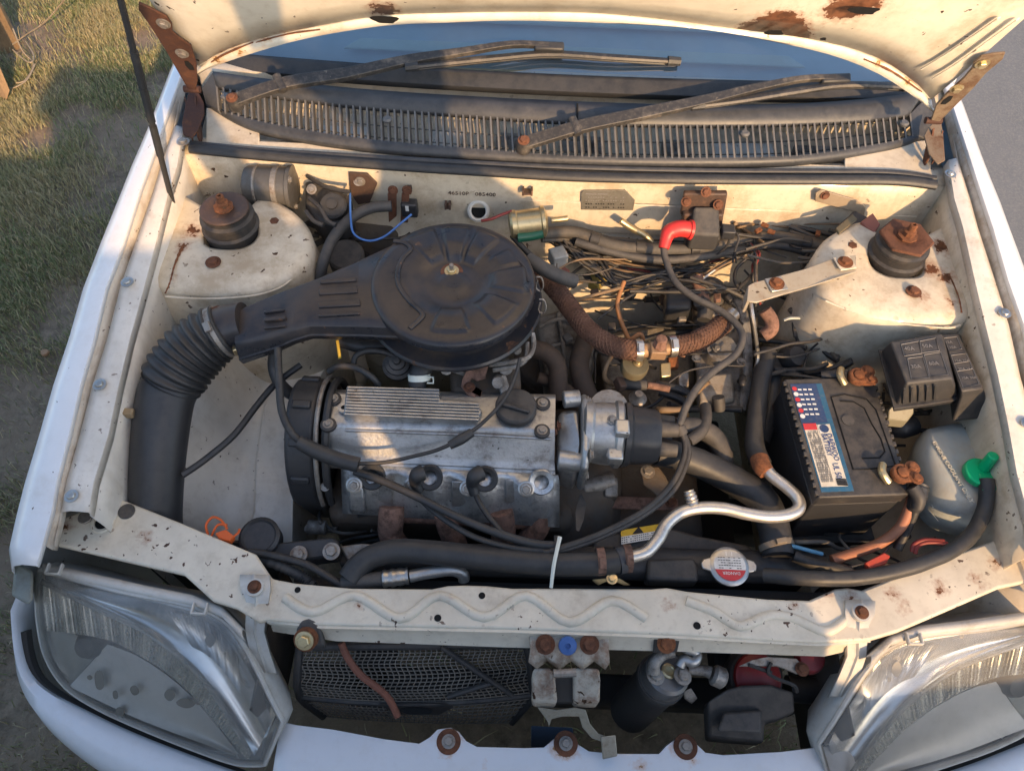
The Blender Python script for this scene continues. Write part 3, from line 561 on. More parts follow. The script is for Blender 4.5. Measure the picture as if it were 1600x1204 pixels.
# prop rod: bottom in its clip on the apron, top on the bonnet
rb=Z(275,338,.85); nn=ray(275,338).cross(ray(192,0)); s_=.46; yy,zz=1.15-.40*s_,1+.9165*s_
xx=CAM.x-(nn.y*(yy-CAM.y)+nn.z*(zz-CAM.z))/nn.x; rt_=V((xx,yy,zz))+nh*.012
rod=thing('hood_prop_rod','thin black prop rod holding up the bonnet','prop rod')
g=G(); g.tube([rb,rb.lerp(rt_,.33),rb.lerp(rt_,.66),rt_],.0048,seg=10,n=2); part('rod',g,wire,rod)
for t in (.30,.42,.53): 
    g=G(); p=rb.lerp(rt_,t); d=(rt_-rb).normalized(); g.cyl(p-d*.03,p+d*.03,.0062,seg=10); part('sleeve',g,rub,rod)
g=G(); g.box(rb+V((0,0,-.005)),(.022,.02,.022)); g.tube([rb+V((.004,0,-.012)),rb+V((.012,-.006,-.022)),rb+V((.004,-.008,-.03))],.0035,seg=8); part('pivot_clip',g,tie,rod,bev=.003)
# ------------------------------------------------------------------ cowl grille with slats
gr=thing('cowl_grille','slatted black plastic cowl grille below the windscreen','grille')
top=[(332,112),(420,124),(560,139),(720,150),(900,159),(1080,164),(1250,162),(1380,152),(1448,140)]
s0=[(338,134),(420,148),(560,165),(720,178),(900,190),(1080,194),(1250,192),(1380,184),(1422,177)]
s1=[(342,172),(420,193),(560,216),(720,231),(900,244),(1080,247),(1250,243),(1380,224),(1426,212)]
bot=[(322,164),(400,202),(550,228),(720,243),(900,253),(1080,256),(1250,252),(1390,232),(1440,216)]
n=121
A=[Z(p.x,p.y,.968) for p in samp(top,n)]; B=[Z(p.x,p.y,.952) for p in samp(s0,n)]; C_=[Z(p.x,p.y,.925) for p in samp(s1,n)]; D=[Z(p.x,p.y,.918) for p in samp(bot,n)]
g=G(); g.loft([[a,a.lerp(b,.5)+V((0,0,.003)),b,b+V((0,0,-.008))] for a,b in zip(A,B)]); part('rear_panel',g,cowlm,gr,solid=.002,ang=60)
g=G(); g.loft([[c+V((0,.002,-.006)),c,c.lerp(d,.5)+V((0,0,.002)),d,d+V((0,0,-.010))] for c,d in zip(C_,D)]); part('front_rim',g,cowlm,gr,solid=.002,ang=60)
for i0 in (0,n-1):
    g=G(); e=-.03 if i0==0 else .03; g.prism([A[i0]+V((e*.4,0,0)),B[i0],C_[i0],D[i0]+V((e*.4,0,0)),(A[i0]+D[i0])/2+V((e,0,0))] if i0 else [A[i0],(A[i0]+D[i0])/2+V((e*.5,0,0)),D[i0],C_[i0],B[i0]],.006); part('end_cap',g,cowlm,gr,bev=.003)
ns=102
Bs=[Z(p.x,p.y,.952) for p in samp(s0,ns)]; Cs=[Z(p.x,p.y,.925) for p in samp(s1,ns)]
for i in range(ns):
    a,b=Bs[i]+V((0,.002,-.002)),Cs[i]+V((0,-.002,-.002)); t_=.0016; lean=.0055*(1 if i/ns>.5 else .5)
    g=G(); g.prism([a+V((-t_,0,.003)),a+V((t_,0,.003)),b+V((t_,0,.002)),b+V((-t_,0,.002))],V((lean,0,-.013))); part('slat',g,slatm,gr)
for t in (.36,.72):
    g=G(); g.tube([b.lerp(c,t)+V((0,0,-.014)) for b,c in zip(B,C_)],.0012,seg=6,n=1,smooth=False); part('cross_rib',g,slatm,gr)
for (u,v) in ((1164,208),(605,186),(352,150),(1413,192)):
    p=Z(u,v,.948); g=G(); g.lathe([(0,-.004),(.008,-.004),(.009,0),(.006,.003),(0,.0025)],p,(0,0,1),18); part('clip',g,slatm,gr)
g=G(); p=Z(902,206,.946); a=Z(902,163,.97); g.prism([a+V((-.0015,0,.002)),a+V((.0015,0,.002)),p+V((.0015,0,.003)),p+V((-.0015,0,.003))],.003); part('centre_joint',g,hole,gr)
# ------------------------------------------------------------------ wipers
def wiper(pv,arm,zarm,bl,zbl,label):
    o=thing('windscreen_wiper',label,'wiper','windscreen wipers')
    P=[Z(u,v,z) for (u,v),z in zip(arm,zarm)]
    n0=3; g=G()
    # pressed channel arm: tapering flat bar
    wd=[.013,.0125,.012,.010,.0075,.006,.0055,.005][:len(P)]
    Pf,Wf=crom(P,wd,4); rows=[]
    for i,p in enumerate(Pf):
        t=(Pf[min(i+1,len(Pf)-1)]-Pf[max(i-1,0)]).normalized(); s=t.cross(V((0,-.45,.9))).normalized()*Wf[i]; k=V((0,-.0045,.009))
        rows.append([p-s,p-s*.85+k,p+s*.85+k,p+s])
    g.loft(rows,True,True); part('arm',g,armm,o,bev=.001)
    g=G(); g.lathe([(.014,-.012),(.014,.004),(.011,.012)],P[0],(0,-.3,1),20); part('pivot_cap',g,armm,o)
    bolt(o,P[0]+V((0,-.003,.011)),rust,1.0,(0,-.3,1))
    j=P[0].lerp(P[1],.92); t=(P[1]-P[0]).normalized(); g=G(); s=t.cross(V((0,-.45,.9))).normalized(); g.cyl(j-s*.016+V((0,0,.006)),j+s*.016+V((0,0,.006)),.008,seg=14); part('hinge_knuckle',g,armm,o)
    Q_=[Z(u,v,z) for (u,v),z in zip(bl,zbl)]
    g=G(); g.tube(Q_,[.006]+[.0075]*(len(Q_)-2)+[.006],seg=8,n=5,flat=.7); b=part('blade',g,armm,o)
    g=G(); g.tube([p+V((0,.006,-.010)) for p in Q_],.0032,seg=6,n=5); part('rubber_edge',g,rub,b)
    for e in (0,-1):
        d=(Q_[e]-Q_[1 if e==0 else -2]).normalized(); g=G(); g.tube([Q_[e]-d*.018,Q_[e]+d*.006],[.0088,.0078],seg=8,smooth=False); part('end_cap',g,rub,b)
    e=P[-1]; g=G(); dd=(P[-1]-P[-2]).normalized(); R=Matrix((dd,V((0,.9,.43)),dd.cross(V((0,.9,.43))))).transposed(); g.box(e+V((0,-.002,.0)),(.055,.018,.018),R); part('blade_connector',g,rub,o,bev=.004)
    return o
wiper(None,[(366,160),(445,133),(540,118),(640,96),(720,84),(800,72),(858,74)],[.978,.985,.992,1.0,1.01,1.018,1.018],[(638,105),(700,98),(780,90),(860,84),(960,90),(1058,96)],[.998,1.0,1.005,1.01,1.008,1.0],'worn wiper whose blade lies across the middle of the windscreen')
wiper(None,[(818,226),(905,200),(1000,180),(1095,160),(1180,140),(1250,126),(1304,124)],[.955,.968,.978,.988,.998,1.004,1.004],[(1085,166),(1160,156),(1240,143),(1310,133),(1370,133),(1425,137)],[.985,.99,.996,1.0,.998,.99],'wiper with long arm over the cowl grille and raised hinge knuckle')
# ------------------------------------------------------------------ headlights
HT=[(60,893,.70),(130,912,.702),(200,930,.704),(290,948,.702),(345,972,.694),(375,1008,.680),(398,1050,.655),(420,1095,.622),(437,1128,.594)]
HB=[(54,915,.682),(57,975,.625),(70,1030,.582),(100,1075,.557),(150,1108,.545),(220,1140,.538),(300,1172,.533),(365,1194,.533),(410,1196,.545)]
def headlight(fl):
    k=(lambda p:p) if not fl else mir
    o=thing('headlight','scratched clear headlight beside the lawn, dark water spots inside' if not fl else 'hazy headlight unit beside the road with rusty reflector edge','headlight','headlights')
    n=29; T=smooth2([Z(*p) for p in HT],4)[:n*2]; B=smooth2([Z(*p) for p in HB],4); m=len(T)
    T=[k(p) for p in T]; B=[k(p) for p in B]; nm=V((-.12,-.62,.77)) if not fl else V((.12,-.62,.77)); nm.normalize()
    K=9
    def surf(off,shr=0):
        rows=[]; ca=sum(T,V())/m*.5+sum(B,V())/m*.5
        for i in range(m):
            r=[]
            for j in range(K):
                t=j/(K-1); p=T[i].lerp(B[i],t); bul=4*t*(1-t)*math.sin(math.pi*min(1,max(0,(i+.5)/m)))**.6
                p=p+nm*(.018*bul+off); p=p.lerp(ca+nm*off,shr); r.append(p)
            rows.append(r)
        return rows
    g=G(); g.loft(surf(0)); part('lens',g,clear,o,ang=80)
    # reflector bowl
    g=G(); a=surf(-.012,.02); b=surf(-.05,.10); ring=lambda s:[r[0] for r in s]+[r[-1] for r in s][::-1]
    g.loft([ring(a),ring(surf(-.03,.05)),ring(b)],True); g.loft(b); rf=part('reflector',g,chrome,o,ang=60)
    g=G(); rg=ring(surf(-.006,-.006)); g.tube(rg+[rg[0]],.0042,seg=8,n=1,smooth=False); part('bezel',g,hlbody,o)
    g=G(); g.loft([ring(surf(-.006,-.01)),ring(surf(-.04,-.012)),ring(surf(-.085,.12)),ring(surf(-.12,.35))],True); g.prism(ring(surf(-.12,.35)),nm*-.002); part('housing',g,hlbody,o,ang=60,solid=.002)
    # fluted band that divides the lens and its ridge
    up=[(64,912),(120,940),(180,968),(235,995),(280,1030),(320,1070),(355,1120),(392,1182)]; lo=[(72,985),(120,990),(170,1000),(215,1022),(262,1052),(302,1088),(342,1135),(386,1186)]
    def onlens(u,v,off):
        # intersect the pixel ray with the mean lens plane
        c=sum(smooth2([Z(*p) for p in HT],4),V())/m*.5+sum(smooth2([Z(*p) for p in HB],4),V())/m*.5; nl=V((-.12,-.62,.77)).normalized(); d=ray(u,v); return CAM+d*((c+nl*off-CAM).dot(nl)/d.dot(nl))
    nf=200; U=samp(up,nf); W_=samp(lo,nf); rows=[]
    for i in range(nf):
        h=.0026*math.cos(i*math.pi/1.6); rows.append([k(onlens(a_.x,a_.y,-.012+h)) for a_ in (U[i],U[i].lerp(W_[i],.5),W_[i])])
    g=G(); g.loft(rows); part('fluted_band',g,flutem,o,ang=60)
    g=G(); g.tube([k(onlens(u,v-5,-.004)) for u,v in up],[.0045]*7+[.003],seg=10,n=5); part('divider_ridge',g,clear2,o)
    def panel(nm_,A_,B_,off,m,bul=.0,n_=24,rip=0):
        PA=samp(A_,n_); PB=samp(B_,n_); g=G(); R=[]
        for i in range(n_):
            R.append([k(onlens(PA[i].x*(1-t)+PB[i].x*t,PA[i].y*(1-t)+PB[i].y*t,off-bul*4*t*(1-t)+(rip*math.cos(i*math.pi/1.6)))) for t in [j/8 for j in range(9)]])
        g.loft(R); return part(nm_,g,m,o,ang=70)
    panel('upper_reflector',[(75,902),(150,922),(240,940),(318,962),(352,988),(385,1040),(412,1092),(425,1125)],[(78,912),(140,945),(200,973),(245,998),(288,1032),(328,1072),(362,1122),(398,1180)],-.016,chrome,.012)
    panel('signal_flutes',[(262,955),(300,962),(330,975),(352,996),(372,1028)],[(300,1010),(322,1022),(342,1040),(360,1062),(376,1085)],-.0185,chrome,.006,90,.0012)
    panel('lower_panel',[(168,1006),(210,1022),(258,1052),(300,1088),(338,1132),(372,1176)],[(108,1072),(150,1092),(210,1120),(265,1142),(320,1162),(368,1180)],-.024,frost,.006)
    panel('side_recess',[(66,935),(72,985),(80,1020),(106,1066)],[(90,960),(120,992),(160,1006),(112,1068)],-.028,smoke,.004)
    # bulb shade, lower edge trim, water spots
    g=G(); p=k(onlens(138,1008,-.024)); g.lathe([(0,.012),(.016,.010),(.022,0),(.022,-.02)],p,nm,24); part('bulb_shield',g,blkd,o)
    spm=M('water_spot'+str(fl),(.20,.18,.14),.5,bump=0)
    for (u,v,a,bb) in ((155,1062,.009,.016),(187,1112,.008,.008),(265,1085,.008,.010),(328,1000,.007,.011),(140,1058,.004,.004),(180,1085,.005,.007),(210,1078,.007,.008),(290,1098,.014,.008),(310,1095,.007,.006)) if not fl else ((328,1000,.007,.012),(338,1018,.003,.003),(230,940,.004,.004),(150,950,.003,.003)):
        p=onlens(u,v,-.018); x=V((1,0,0)); y=nm.cross(V((1,0,0))).normalized() if not fl else V((0,.77,.62)); n_=16
        nl=V((-.12,-.62,.77)).normalized(); x=(V((1,0,0))-nl*nl.x).normalized(); y=nl.cross(x)
        g=G(); g.prism([k(p+x*a*math.cos(t)*(1+.15*math.sin(2*t+u))+y*bb*math.sin(t)) for t in [2*math.pi*i/n_ for i in range(n_)]],nm*-.0008); part('water_spot',g,spm,o)
    # top rim with clip lugs
    g=G(); rim=[(66,882),(150,900),(230,918),(300,932),(345,950),(378,985)]; R=[]
    for u,v in rim:
        a=k(Z(u,v,.706)); b=k(Z(u+2,v+12,.706)); R.append([a+V((0,.006,-.03)),a+V((0,.002,0)),a.lerp(b,.5)+V((0,0,.003)),b,b+V((0,0,-.012))])
    g.loft(R); part('top_rim',g,hlbody,o,solid=.002,ang=60)
    for u,v in ((85,888),(312,950)):
        p=k(Z(u,v,.712)); g=G(); 
        for dx,dy,sx,sy in ((-.010,0,.003,.016),(.010,0,.003,.016),(0,-.008,.022,.003)): g.box(p+V((dx,dy,0)),(sx,sy,.008))
        part('clip_lug',g,hlbody,o,bev=.001)
    # mounting strut with its bolt
    g=G(); S_=[(398,898,.728,.021),(399,918,.728,.021),(402,936,.724,.016),(400,960,.706,.014),(398,985,.690,.013),(405,1015,.664,.014),(418,1050,.636,.012)]; R=[]
    for u,v,z,wd in S_:
        p=k(Z(u,v,z)); R.append([p+V((-wd,0,-.010)),p+V((-wd,0,0)),p+V((-wd*.15,0,.0015)),p+V((0,0,.006)),p+V((wd*.15,0,.0015)),p+V((wd,0,0)),p+V((wd,0,-.010))])
    g.loft(R); part('mounting_strut',g,hlbody,o,solid=.002,ang=40)
    p=k(Z(398,917,.735)); g=G(); g.lathe([(.013,-.006),(.013,.001),(.010,.0015)],p,(0,0,1),20); part('bolt_collar',g,hlbody,o); bolt(o,p+V((0,0,.0015)),rust,.95)
    return o
flutem=M('fluted_chrome',(.70,.70,.66),.25,.75,dirt=.3,dcol=(.30,.29,.24),dsc=20,bump=0,var=.1)
frost=M('frosted_reflector',(.66,.65,.62),.35,.25,dirt=.25,dcol=(.42,.40,.35),dsc=14,bump=.05,var=.06)
smoke=M('dark_lamp_interior',(.34,.34,.31),.3,.3,dirt=.3,dcol=(.25,.24,.2),dsc=20,bump=.05)
headlight(False); headlight(True)
# corner lamp shells under the wing tips
for fl_ in (0,1):
    k=(lambda p:p) if not fl_ else mir
    g=G(); g.loft([[k(Z(u,v,z)) for u,v in ((24,875),(52,893),(52,935),(46,945),(18,930))] for z in (.752,.69,.64)],True,True)
    solo('corner_lamp',g,M('corner_lamp_plastic'+str(fl_),(.26,.28,.25),.35,trans=.3,dirt=.5,dcol=(.16,.15,.11),dsc=20,bump=.1),'grimy grey corner lamp under the wing tip by the '+('lawn' if not fl_ else 'road'),'lamp','corner lamps',bev=.004)
# ------------------------------------------------------------------ bumper
bum=thing('bumper','white front bumper with rust-ringed bolts along its top edge','bumper')
tab=lambda u:0
ct=[(440,1128),(462,1133),(520,1140),(600,1155),(655,1162),(672,1152),(684,1140),(704,1137),(716,1143),(728,1158),(745,1167),(820,1169),(850,1168),(866,1155),(878,1150),(892,1152),(904,1164),(920,1174),(960,1178),(1030,1178),(1042,1165),(1056,1155),(1075,1154),(1088,1163),(1102,1176),(1130,1180),(1220,1175),(1310,1164),(1332,1160)]
T_=[Z(u,v,.555) for u,v in ct]
g=G(); R=[]
for i,p in enumerate(T_):
    R.append([p+V((0,.002,-.012)),p,V((p.x,min(p.y,.165),.556)),V((p.x,.125,.550)),V((p.x,.06,.528)),V((p.x,.035,.49)),V((p.x,.03,.40)),V((p.x,.06,.30))])
g.loft(R); cb=part('nose_panel',g,bumperw,bum,solid=.002,ang=40)
for u,v in ((701,1158),(884,1161),(1071,1166)):
    p=Z(u,v,.5565); g=G(); g.lathe([(0,0),(.0185,0),(.0185,.0008),(.017,.0012),(.0165,.0012),(0,.0012)],p,(0,0,1),28); part('rust_washer',g,rust,cb)
    bolt(cb,p+V((0,0,.0012)),steeld,1.0)
for u,v in ((701,1158),(884,1161),(1071,1166),(1000,1195),(760,1190)): pass
# corner wraps below each headlight
for fl_ in (0,1):
    k=(lambda p:p) if not fl_ else mir
    top_=[(24,955,.60),(30,1010,.575),(44,1052,.553),(75,1082,.540),(130,1112,.531),(200,1146,.525),(300,1186,.521),(400,1222,.521)]
    out=[(-.014,.0),(-.016,-.005),(-.020,-.014),(-.022,-.032),(-.020,-.05),(-.015,-.062),(-.01,-.07),(0,-.075)]
    Pt=smooth2([Z(*p) for p in top_],4); Ot=smooth2([V((a,b,0)) for a,b in out],4); R=[]
    for p,d in zip(Pt,Ot):
        R.append([k(p-d*.12+V((0,0,-.06))),k(p-d*.10+V((0,0,-.015))),k(p),k(p+d*.35+V((0,0,.004))),k(p+d*.75+V((0,0,-.012))),k(p+d+V((0,0,-.05))),k(p+d*1.12+V((0,0,-.14))),k(p+d*.9+V((0,0,-.26)))])
    R=[[r0+(V((-.002,.30,0)) if not fl_ else V((.002,.30,0))) for r0 in R[0]]]+R
    g=G(); g.loft(R); part('bumper_corner',g,bumperw,bum,solid=.002,ang=60)
    g=G(); g.tube([p+V((0,0,-.02)) if not fl_ else k(p)+V((0,0,-.02)) for p in Pt[2:]],.012,seg=8,n=1,smooth=False); part('bumper_edge_foam',g,darkm,bum)
# splash shields closing the front corners
for fl_ in (0,1):
    k=(lambda p:p) if not fl_ else mir
    g=G(); g.loft([[k(V((-.46,y,.62))),k(V((-.47,y,.45))),k(V((-.50,y,.30)))] for y in (.20,.30,.42)]); part('splash_shield',g,darkm,car,solid=.004)
    g=G(); g.prism([k(V((-.72,.44,.68))),k(V((-.48,.44,.66))),k(V((-.48,.44,.30))),k(V((-.72,.44,.30)))],V((0,.004,0))); part('splash_shield',g,darkm,car)
# ------------------------------------------------------------------ engine
eng=thing('engine','silver alloy car engine with ribbed valve cover and black oil cap','engine')
def lr(pl,pr,t): return V(pl).lerp(V(pr),t)
def bi(u,v,z): return Z(u,v,z)
# block and gearbox masses that fill the bay below
g=G(); g.box((-.19,.60,.46),(.42,.20,.36)); part('engine_block',g,grime,eng,bev=.02)
g=G(); g.box((.13,.66,.46),(.26,.30,.24)); g.lathe([(.16,-.06),(.165,0),(.15,.05),(.13,.08)],(.03,.63,.50),(1,0,0),28); part('gearbox_housing',g,grime,eng,bev=.025)
# valve cover: lofted section from the belt end to the distributor end
VL=[(514,608,.790),(514,612,.800),(512,662,.800),(510,668,.796),(511,706,.757),(509,712,.754),(509,722,.748)]
VR=[(868,616,.790),(868,620,.800),(867,672,.800),(867,678,.796),(866,722,.757),(867,727,.754),(867,738,.748)]
g=G(); L_=[Z(*p) for p in VL]; R_=[Z(*p) for p in VR]
g.loft([[a.lerp(b,t) for a,b in zip(L_,R_)]+[a.lerp(b,t)+V((0,0,-.05)) for a,b in zip(L_[:1],R_[:1])] for t in (0,.03,.5,.97,1)],False); 
ends=[[L_[0]+V((0,0,-.05))]+L_,[R_[0]+V((0,0,-.05))]+R_]
for e in ends: g.add(e,[tuple(range(len(e)))])
vc=part('valve_cover',g,alu,eng,bev=.004,seg=3)
# step in the sloping face and lower flange rail
g=G(); g.tube([Z(540,672,.795),Z(700,678,.795),Z(760,680,.795),Z(860,686,.792)],.0025,seg=8,n=4); part('face_ledge',g,alu,vc)
g=G(); g.prism(q((508,716,.750),(570,712,.750),(580,719,.750),(705,724,.750),(715,718,.750),(868,730,.750),(868,742,.744),(508,728,.744)),.008); part('cover_flange',g,alu,vc,bev=.002)
for i in range(9):
    u=585+i*32; 
    if u in (681,): continue
    g=G(); g.prism(q((u,718,.752),(u+7,718,.752),(u+4,728,.746)),.004); part('flange_gusset',g,alu,vc,bev=.0006)
# ribbed oil-separator block
zt=.819
base=[(541,602),(685,607),(690,622),(745,626),(754,643),(745,657),(640,654),(536,649)]
g=G(); g.prism([Z(u,v,.813) for u,v in base],.016); rb_=part('ribbed_block',g,alu,vc,bev=.003)
for i in range(10):
    t=i/9; a=lr((543,604,0),(538,646,0),t); b=lr((684,608,0) if t<.36 else (750,611,0),(684,608,0) if t<0 else (748,655,0),t)
    if t<.36: b=V((686,608+46*t,0))
    g=G(); pa=Z(a.x,a.y,.8175); pb=Z(b.x,b.y,.8175); d=V((0,.0013,0)); g.prism([pa-d,pb-d,pb+d,pa+d],.0065); part('fin',g,alu,rb_,bev=.0004)
p=Z(537,637,.806); g=G(); g.lathe([(.004,-.004),(.009,-.004),(.009,.002),(.004,.002),(.004,-.004)],p,(0,0,1),18); part('lug',g,alu,rb_)
# oil filler cap
p=Z(806,641,.801); g=G(); g.lathe([(.030,0),(.033,.004),(.033,.013),(.030,.017),(.024,.018),(0,.018)],p,(0,0,1),40); cap=part('oil_cap',g,blkd,vc,bev=.001,label='round black oil filler cap')
g=G(); g.prism([p+V((-.029,-.004,.0245)),p+V((.02,-.018,.0245)),p+V((.022,-.012,.0245)),p+V((-.026,.003,.0245))],.012); part('grip',g,blkd,cap,bev=.002)
for u,v in ((521,623),(513,663),(848,630),(847,673)):
    p=Z(u,v,.802); g=G(); g.lathe([(.0125,-.004),(.0125,.001),(.008,.0025),(.005,.0025)],p,(0,0,1),20); part('grommet',g,rub,vc); bolt(vc,p+V((0,0,.002)),steeld,.8)
for u,v in ((866,674),(872,665)): bolt(vc,Z(u,v,.79),rust,.75,(1,0,.3))
# cylinder head, spark-plug side
g=G(); HL=[(533,724,.745),(532,745,.735),(533,775,.705),(536,800,.672)]; HR=[(872,742,.745),(874,760,.735),(874,790,.705),(874,822,.672)]
rows=[]; n=30
for i in range(n+1):
    t=i/n; r=[]
    for j,(a,b) in enumerate(zip(HL,HR)):
        p=Z(*a).lerp(Z(*b),t); wv=.010*math.cos(t*n*2*math.pi/7.5) if 0<j<3 else 0; r.append(p+V((0,wv,0)))
    rows.append(r+[r[-1]+V((0,.03,-.06))])
g.loft(rows); hd=part('cylinder_head',g,aluh,eng,solid=.004,ang=30)
for u0,v0 in ((600,768),(716,772),(800,770),(556,782)):
    g=G(); g.prism(q((u0-12,v0-22,.741),(u0+12,v0-21,.741),(u0+13,v0+14,.707),(u0-11,v0+13,.707)),.02); part('casting_boss',g,aluh,hd,bev=.003)
nsp=V((0,-.62,.78))
for u,v in ((582,744),(672,745),(758,747),(846,752)):
    p=Z(u,v,.742); g=G(); g.lathe([(.011,-.02),(.019,-.02),(.021,.006),(.019,.008),(.012,.006),(.011,-.01)],p,nsp,24); part('spark_plug_well',g,rub if u<840 else aluh,hd)
for u,v in ((554,757),(644,758),(731,762),(822,763)):
    p=Z(u,v,.738); g=G(); g.lathe([(.006,.0),(.013,0),(.013,.004),(.007,.006)],p,nsp,20); part('washer',g,steel,hd); bolt(hd,p+nsp*.004,steeld,1.0,nsp)
# plug boots
for P in ([(660,738,.765),(652,742,.765),(649,752,.750),(655,768,.735)],[(752,738,.765),(742,744,.765),(738,756,.750),(742,772,.738)]):
    g=G(); g.tube(q(*P),[.013,.0125,.010,.008],seg=12,n=5); part('plug_boot',g,rub,eng)
# exhaust manifold
g=G(); g.prism(q((606,797,.68),(740,800,.68),(860,808,.68),(860,826,.665),(740,818,.665),(606,812,.665)),.012); part('manifold_flange',g,exh,eng,bev=.003)
for P,r in (([(612,790,.69),(611,810,.675),(612,838,.64),(640,870,.58)],[.020,.0215,.020,.018]),([(692,800,.68),(700,822,.655),(712,850,.62),(715,875,.58)],[.016,.019,.020,.018]),([(782,795,.69),(786,815,.665),(785,845,.62),(770,875,.58)],[.020,.022,.020,.018]),([(846,802,.68),(840,825,.655),(820,850,.62),(800,880,.58)],[.016,.019,.020,.018]),([(590,868,.60),(660,870,.59),(740,875,.585),(830,880,.58)],.022)):
    g=G(); g.tube(q(*P),r,seg=16,n=6); part('manifold_runner',g,exh,eng)
for u,v in ((608,842),(618,840)): bolt(eng,Z(u,v,.66),exh,.8,(0,-.6,.8))
# timing belt cover: rounded shell seen edge-on
tc=[(.098*math.cos(a)*(1.0)+.015*math.sin(a),.118*math.sin(a)) for a in [math.radians(d) for d in range(-100,200,12)]]+[(-.06,-.17),(.02,-.17)]
cy,cz=.610,.690; x0,x1=-.450,-.402
g=G(); g.prism([V((x1,cy+a,cz+b)) for a,b in tc],V((x0-x1,0,0))); tcv=part('timing_cover',g,blk,eng,bev=.008,seg=3,label='tall black timing belt cover with raised pads')
g=G(); pr=[V((x1+.004,cy+a*1.03,cz+b*1.03)) for a,b in tc[:25]]; g.tube(pr,.004,seg=8,n=1,smooth=False); part('cover_rim',g,steeld,tcv)
g=G(); pr=[V((x1+.018,cy+a*.99,cz+b*.99)) for a,b in tc[:25]]; g.tube(pr,.0065,seg=8,n=1,smooth=False); part('belt_edge',g,rub,tcv)
for d in (20,55,95,128,160):
    a=math.radians(d); c=V(((x0+x1)/2,cy+.098*math.cos(a)+.015*math.sin(a),cz+.118*math.sin(a))); 
    R=Matrix.Rotation(a,3,'X'); g=G(); g.box(c,(.030,.010,.014),R); part('cover_pad',g,blk,tcv,bev=.003)
for u,v in ((524,618),(512,655),(508,760)): bolt(tcv,Z(u,v,.72 if v>700 else .79),steeld,.7,(0,-.4,.9))
# water pump / alternator bracket below the timing cover
g=G(); g.cyl(V((-.40,.49,.62)),V((-.43,.49,.62)),.012,seg=14); g.cyl(V((-.385,.495,.60)),V((-.44,.495,.60)),.006,seg=10); part('idler_bolt',g,alug,eng)
# ------------------------------------------------------------------ thermostat housing + distributor at the gearbox end
dis=thing('distributor','alloy distributor with black cap beside the oil cap end of the engine','distributor')
ax=(Z(980,672,.775)-Z(880,664,.775)).normalized(); c0=Z(905,680,.765)
g=G(); g.prism([c0+V((0,y,z)) for y,z in ((-.07,-.06),(-.072,.02),(-.05,.04),(.04,.045),(.062,.03),(.06,-.05))],V((.012,0,0))); part('mounting_flange',g,alu,dis,bev=.006,seg=3)
g=G(); g.prism(q((872,640,.785),(905,636,.795),(906,690,.795),(905,738,.76),(870,728,.76)),.07); part('adapter_casting',g,alu,dis,bev=.01,seg=3)
g=G(); g.cyl(Z(880,624,.80),Z(906,622,.80),.014,seg=18); part('pipe_stub',g,alu,dis,bev=.002); g=G(); g.cyl(Z(872,718,.765),Z(908,722,.765),.016,seg=18); part('pipe_stub',g,alu,dis,bev=.002)
p0=Z(908,674,.765); g=G(); g.lathe([(.046,0),(.052,.004),(.052,.014),(.049,.018),(.051,.034),(.051,.05),(.055,.054),(.055,.062),(.05,.066)],p0,ax,36); part('body',g,alu,dis)
p1=p0+ax*.066; g=G(); g.lathe([(.048,0),(.053,.002),(.052,.01),(.047,.014),(.045,.050),(.040,.058),(.02,.06)],p1,ax,28,lobes=(8,.035)); dc=part('distributor_cap',g,blk,dis,label='glossy black distributor cap')
g=G()
for k in range(5):
    a=k*1.2566+.3; e=V((0,math.cos(a),math.sin(a)))*.026; g.tube([p1+ax*.052+e,p1+ax*.085+e*1.05],[.0135,.011],seg=12,smooth=False)
part('lead_tower',g,rubg,dc)
g=G(); g.box(p0+ax*.058+V((0,-.02,.052)),(.022,.026,.016)); g.box(p0+ax*.050+V((0,-.052,.02)),(.024,.02,.02)); part('clip_block',g,alu,dis,bev=.003)
for a,b in ((.012,(-.062,-.03)),(.012,(.052,.03)),(.013,(-.06,.035))): bolt(dis,c0+V((a,b[0]*.9,b[1])),steeld,.9,(1,0,.2))
for u,v in ((956,655),(955,710)): screw(dis,Z(u,v,.82 if v<700 else .79),steeld,.8,(0,-.5,.85))
p=Z(951,640,.75); g=G(); g.lathe([(.034,0),(.034,.004),(.02,.006),(0,.006)],p,(.1,-.35,.9),28); part('vacuum_advance',g,steeld,dis)
# ------------------------------------------------------------------ grimy parts between gearbox and radiator
g=G(); g.prism(q((905,772,.62),(1060,778,.62),(1060,796,.62),(905,792,.62)),.006); o=solo('gearbox_bracket',g,exh,'flat rusty brown bracket bar bolted under the distributor','bracket',bev=.0015)
for u in (922,1048): bolt(o,Z(u,784,.621),rust,1.0)
g=G(); g.tube(q((908,762,.64),(935,755,.64),(960,750,.64)),[.014,.016,.014],seg=14); g.prism(q((945,745,.65),(966,745,.65),(966,775,.64),(945,775,.64)),.02); solo('water_outlet',g,alug,'small dirty alloy water outlet under the distributor','fitting',bev=.003)
g=G(); g.prism(q((1000,730,.66),(1030,728,.66),(1040,745,.66),(1055,775,.65),(1035,780,.65),(1005,755,.66)),.006); o=solo('lifting_eye',g,grime,'black lifting bracket with bolt behind the spark leads','bracket',bev=.002); bolt(o,Z(1012,737,.661),steeld,1.2)
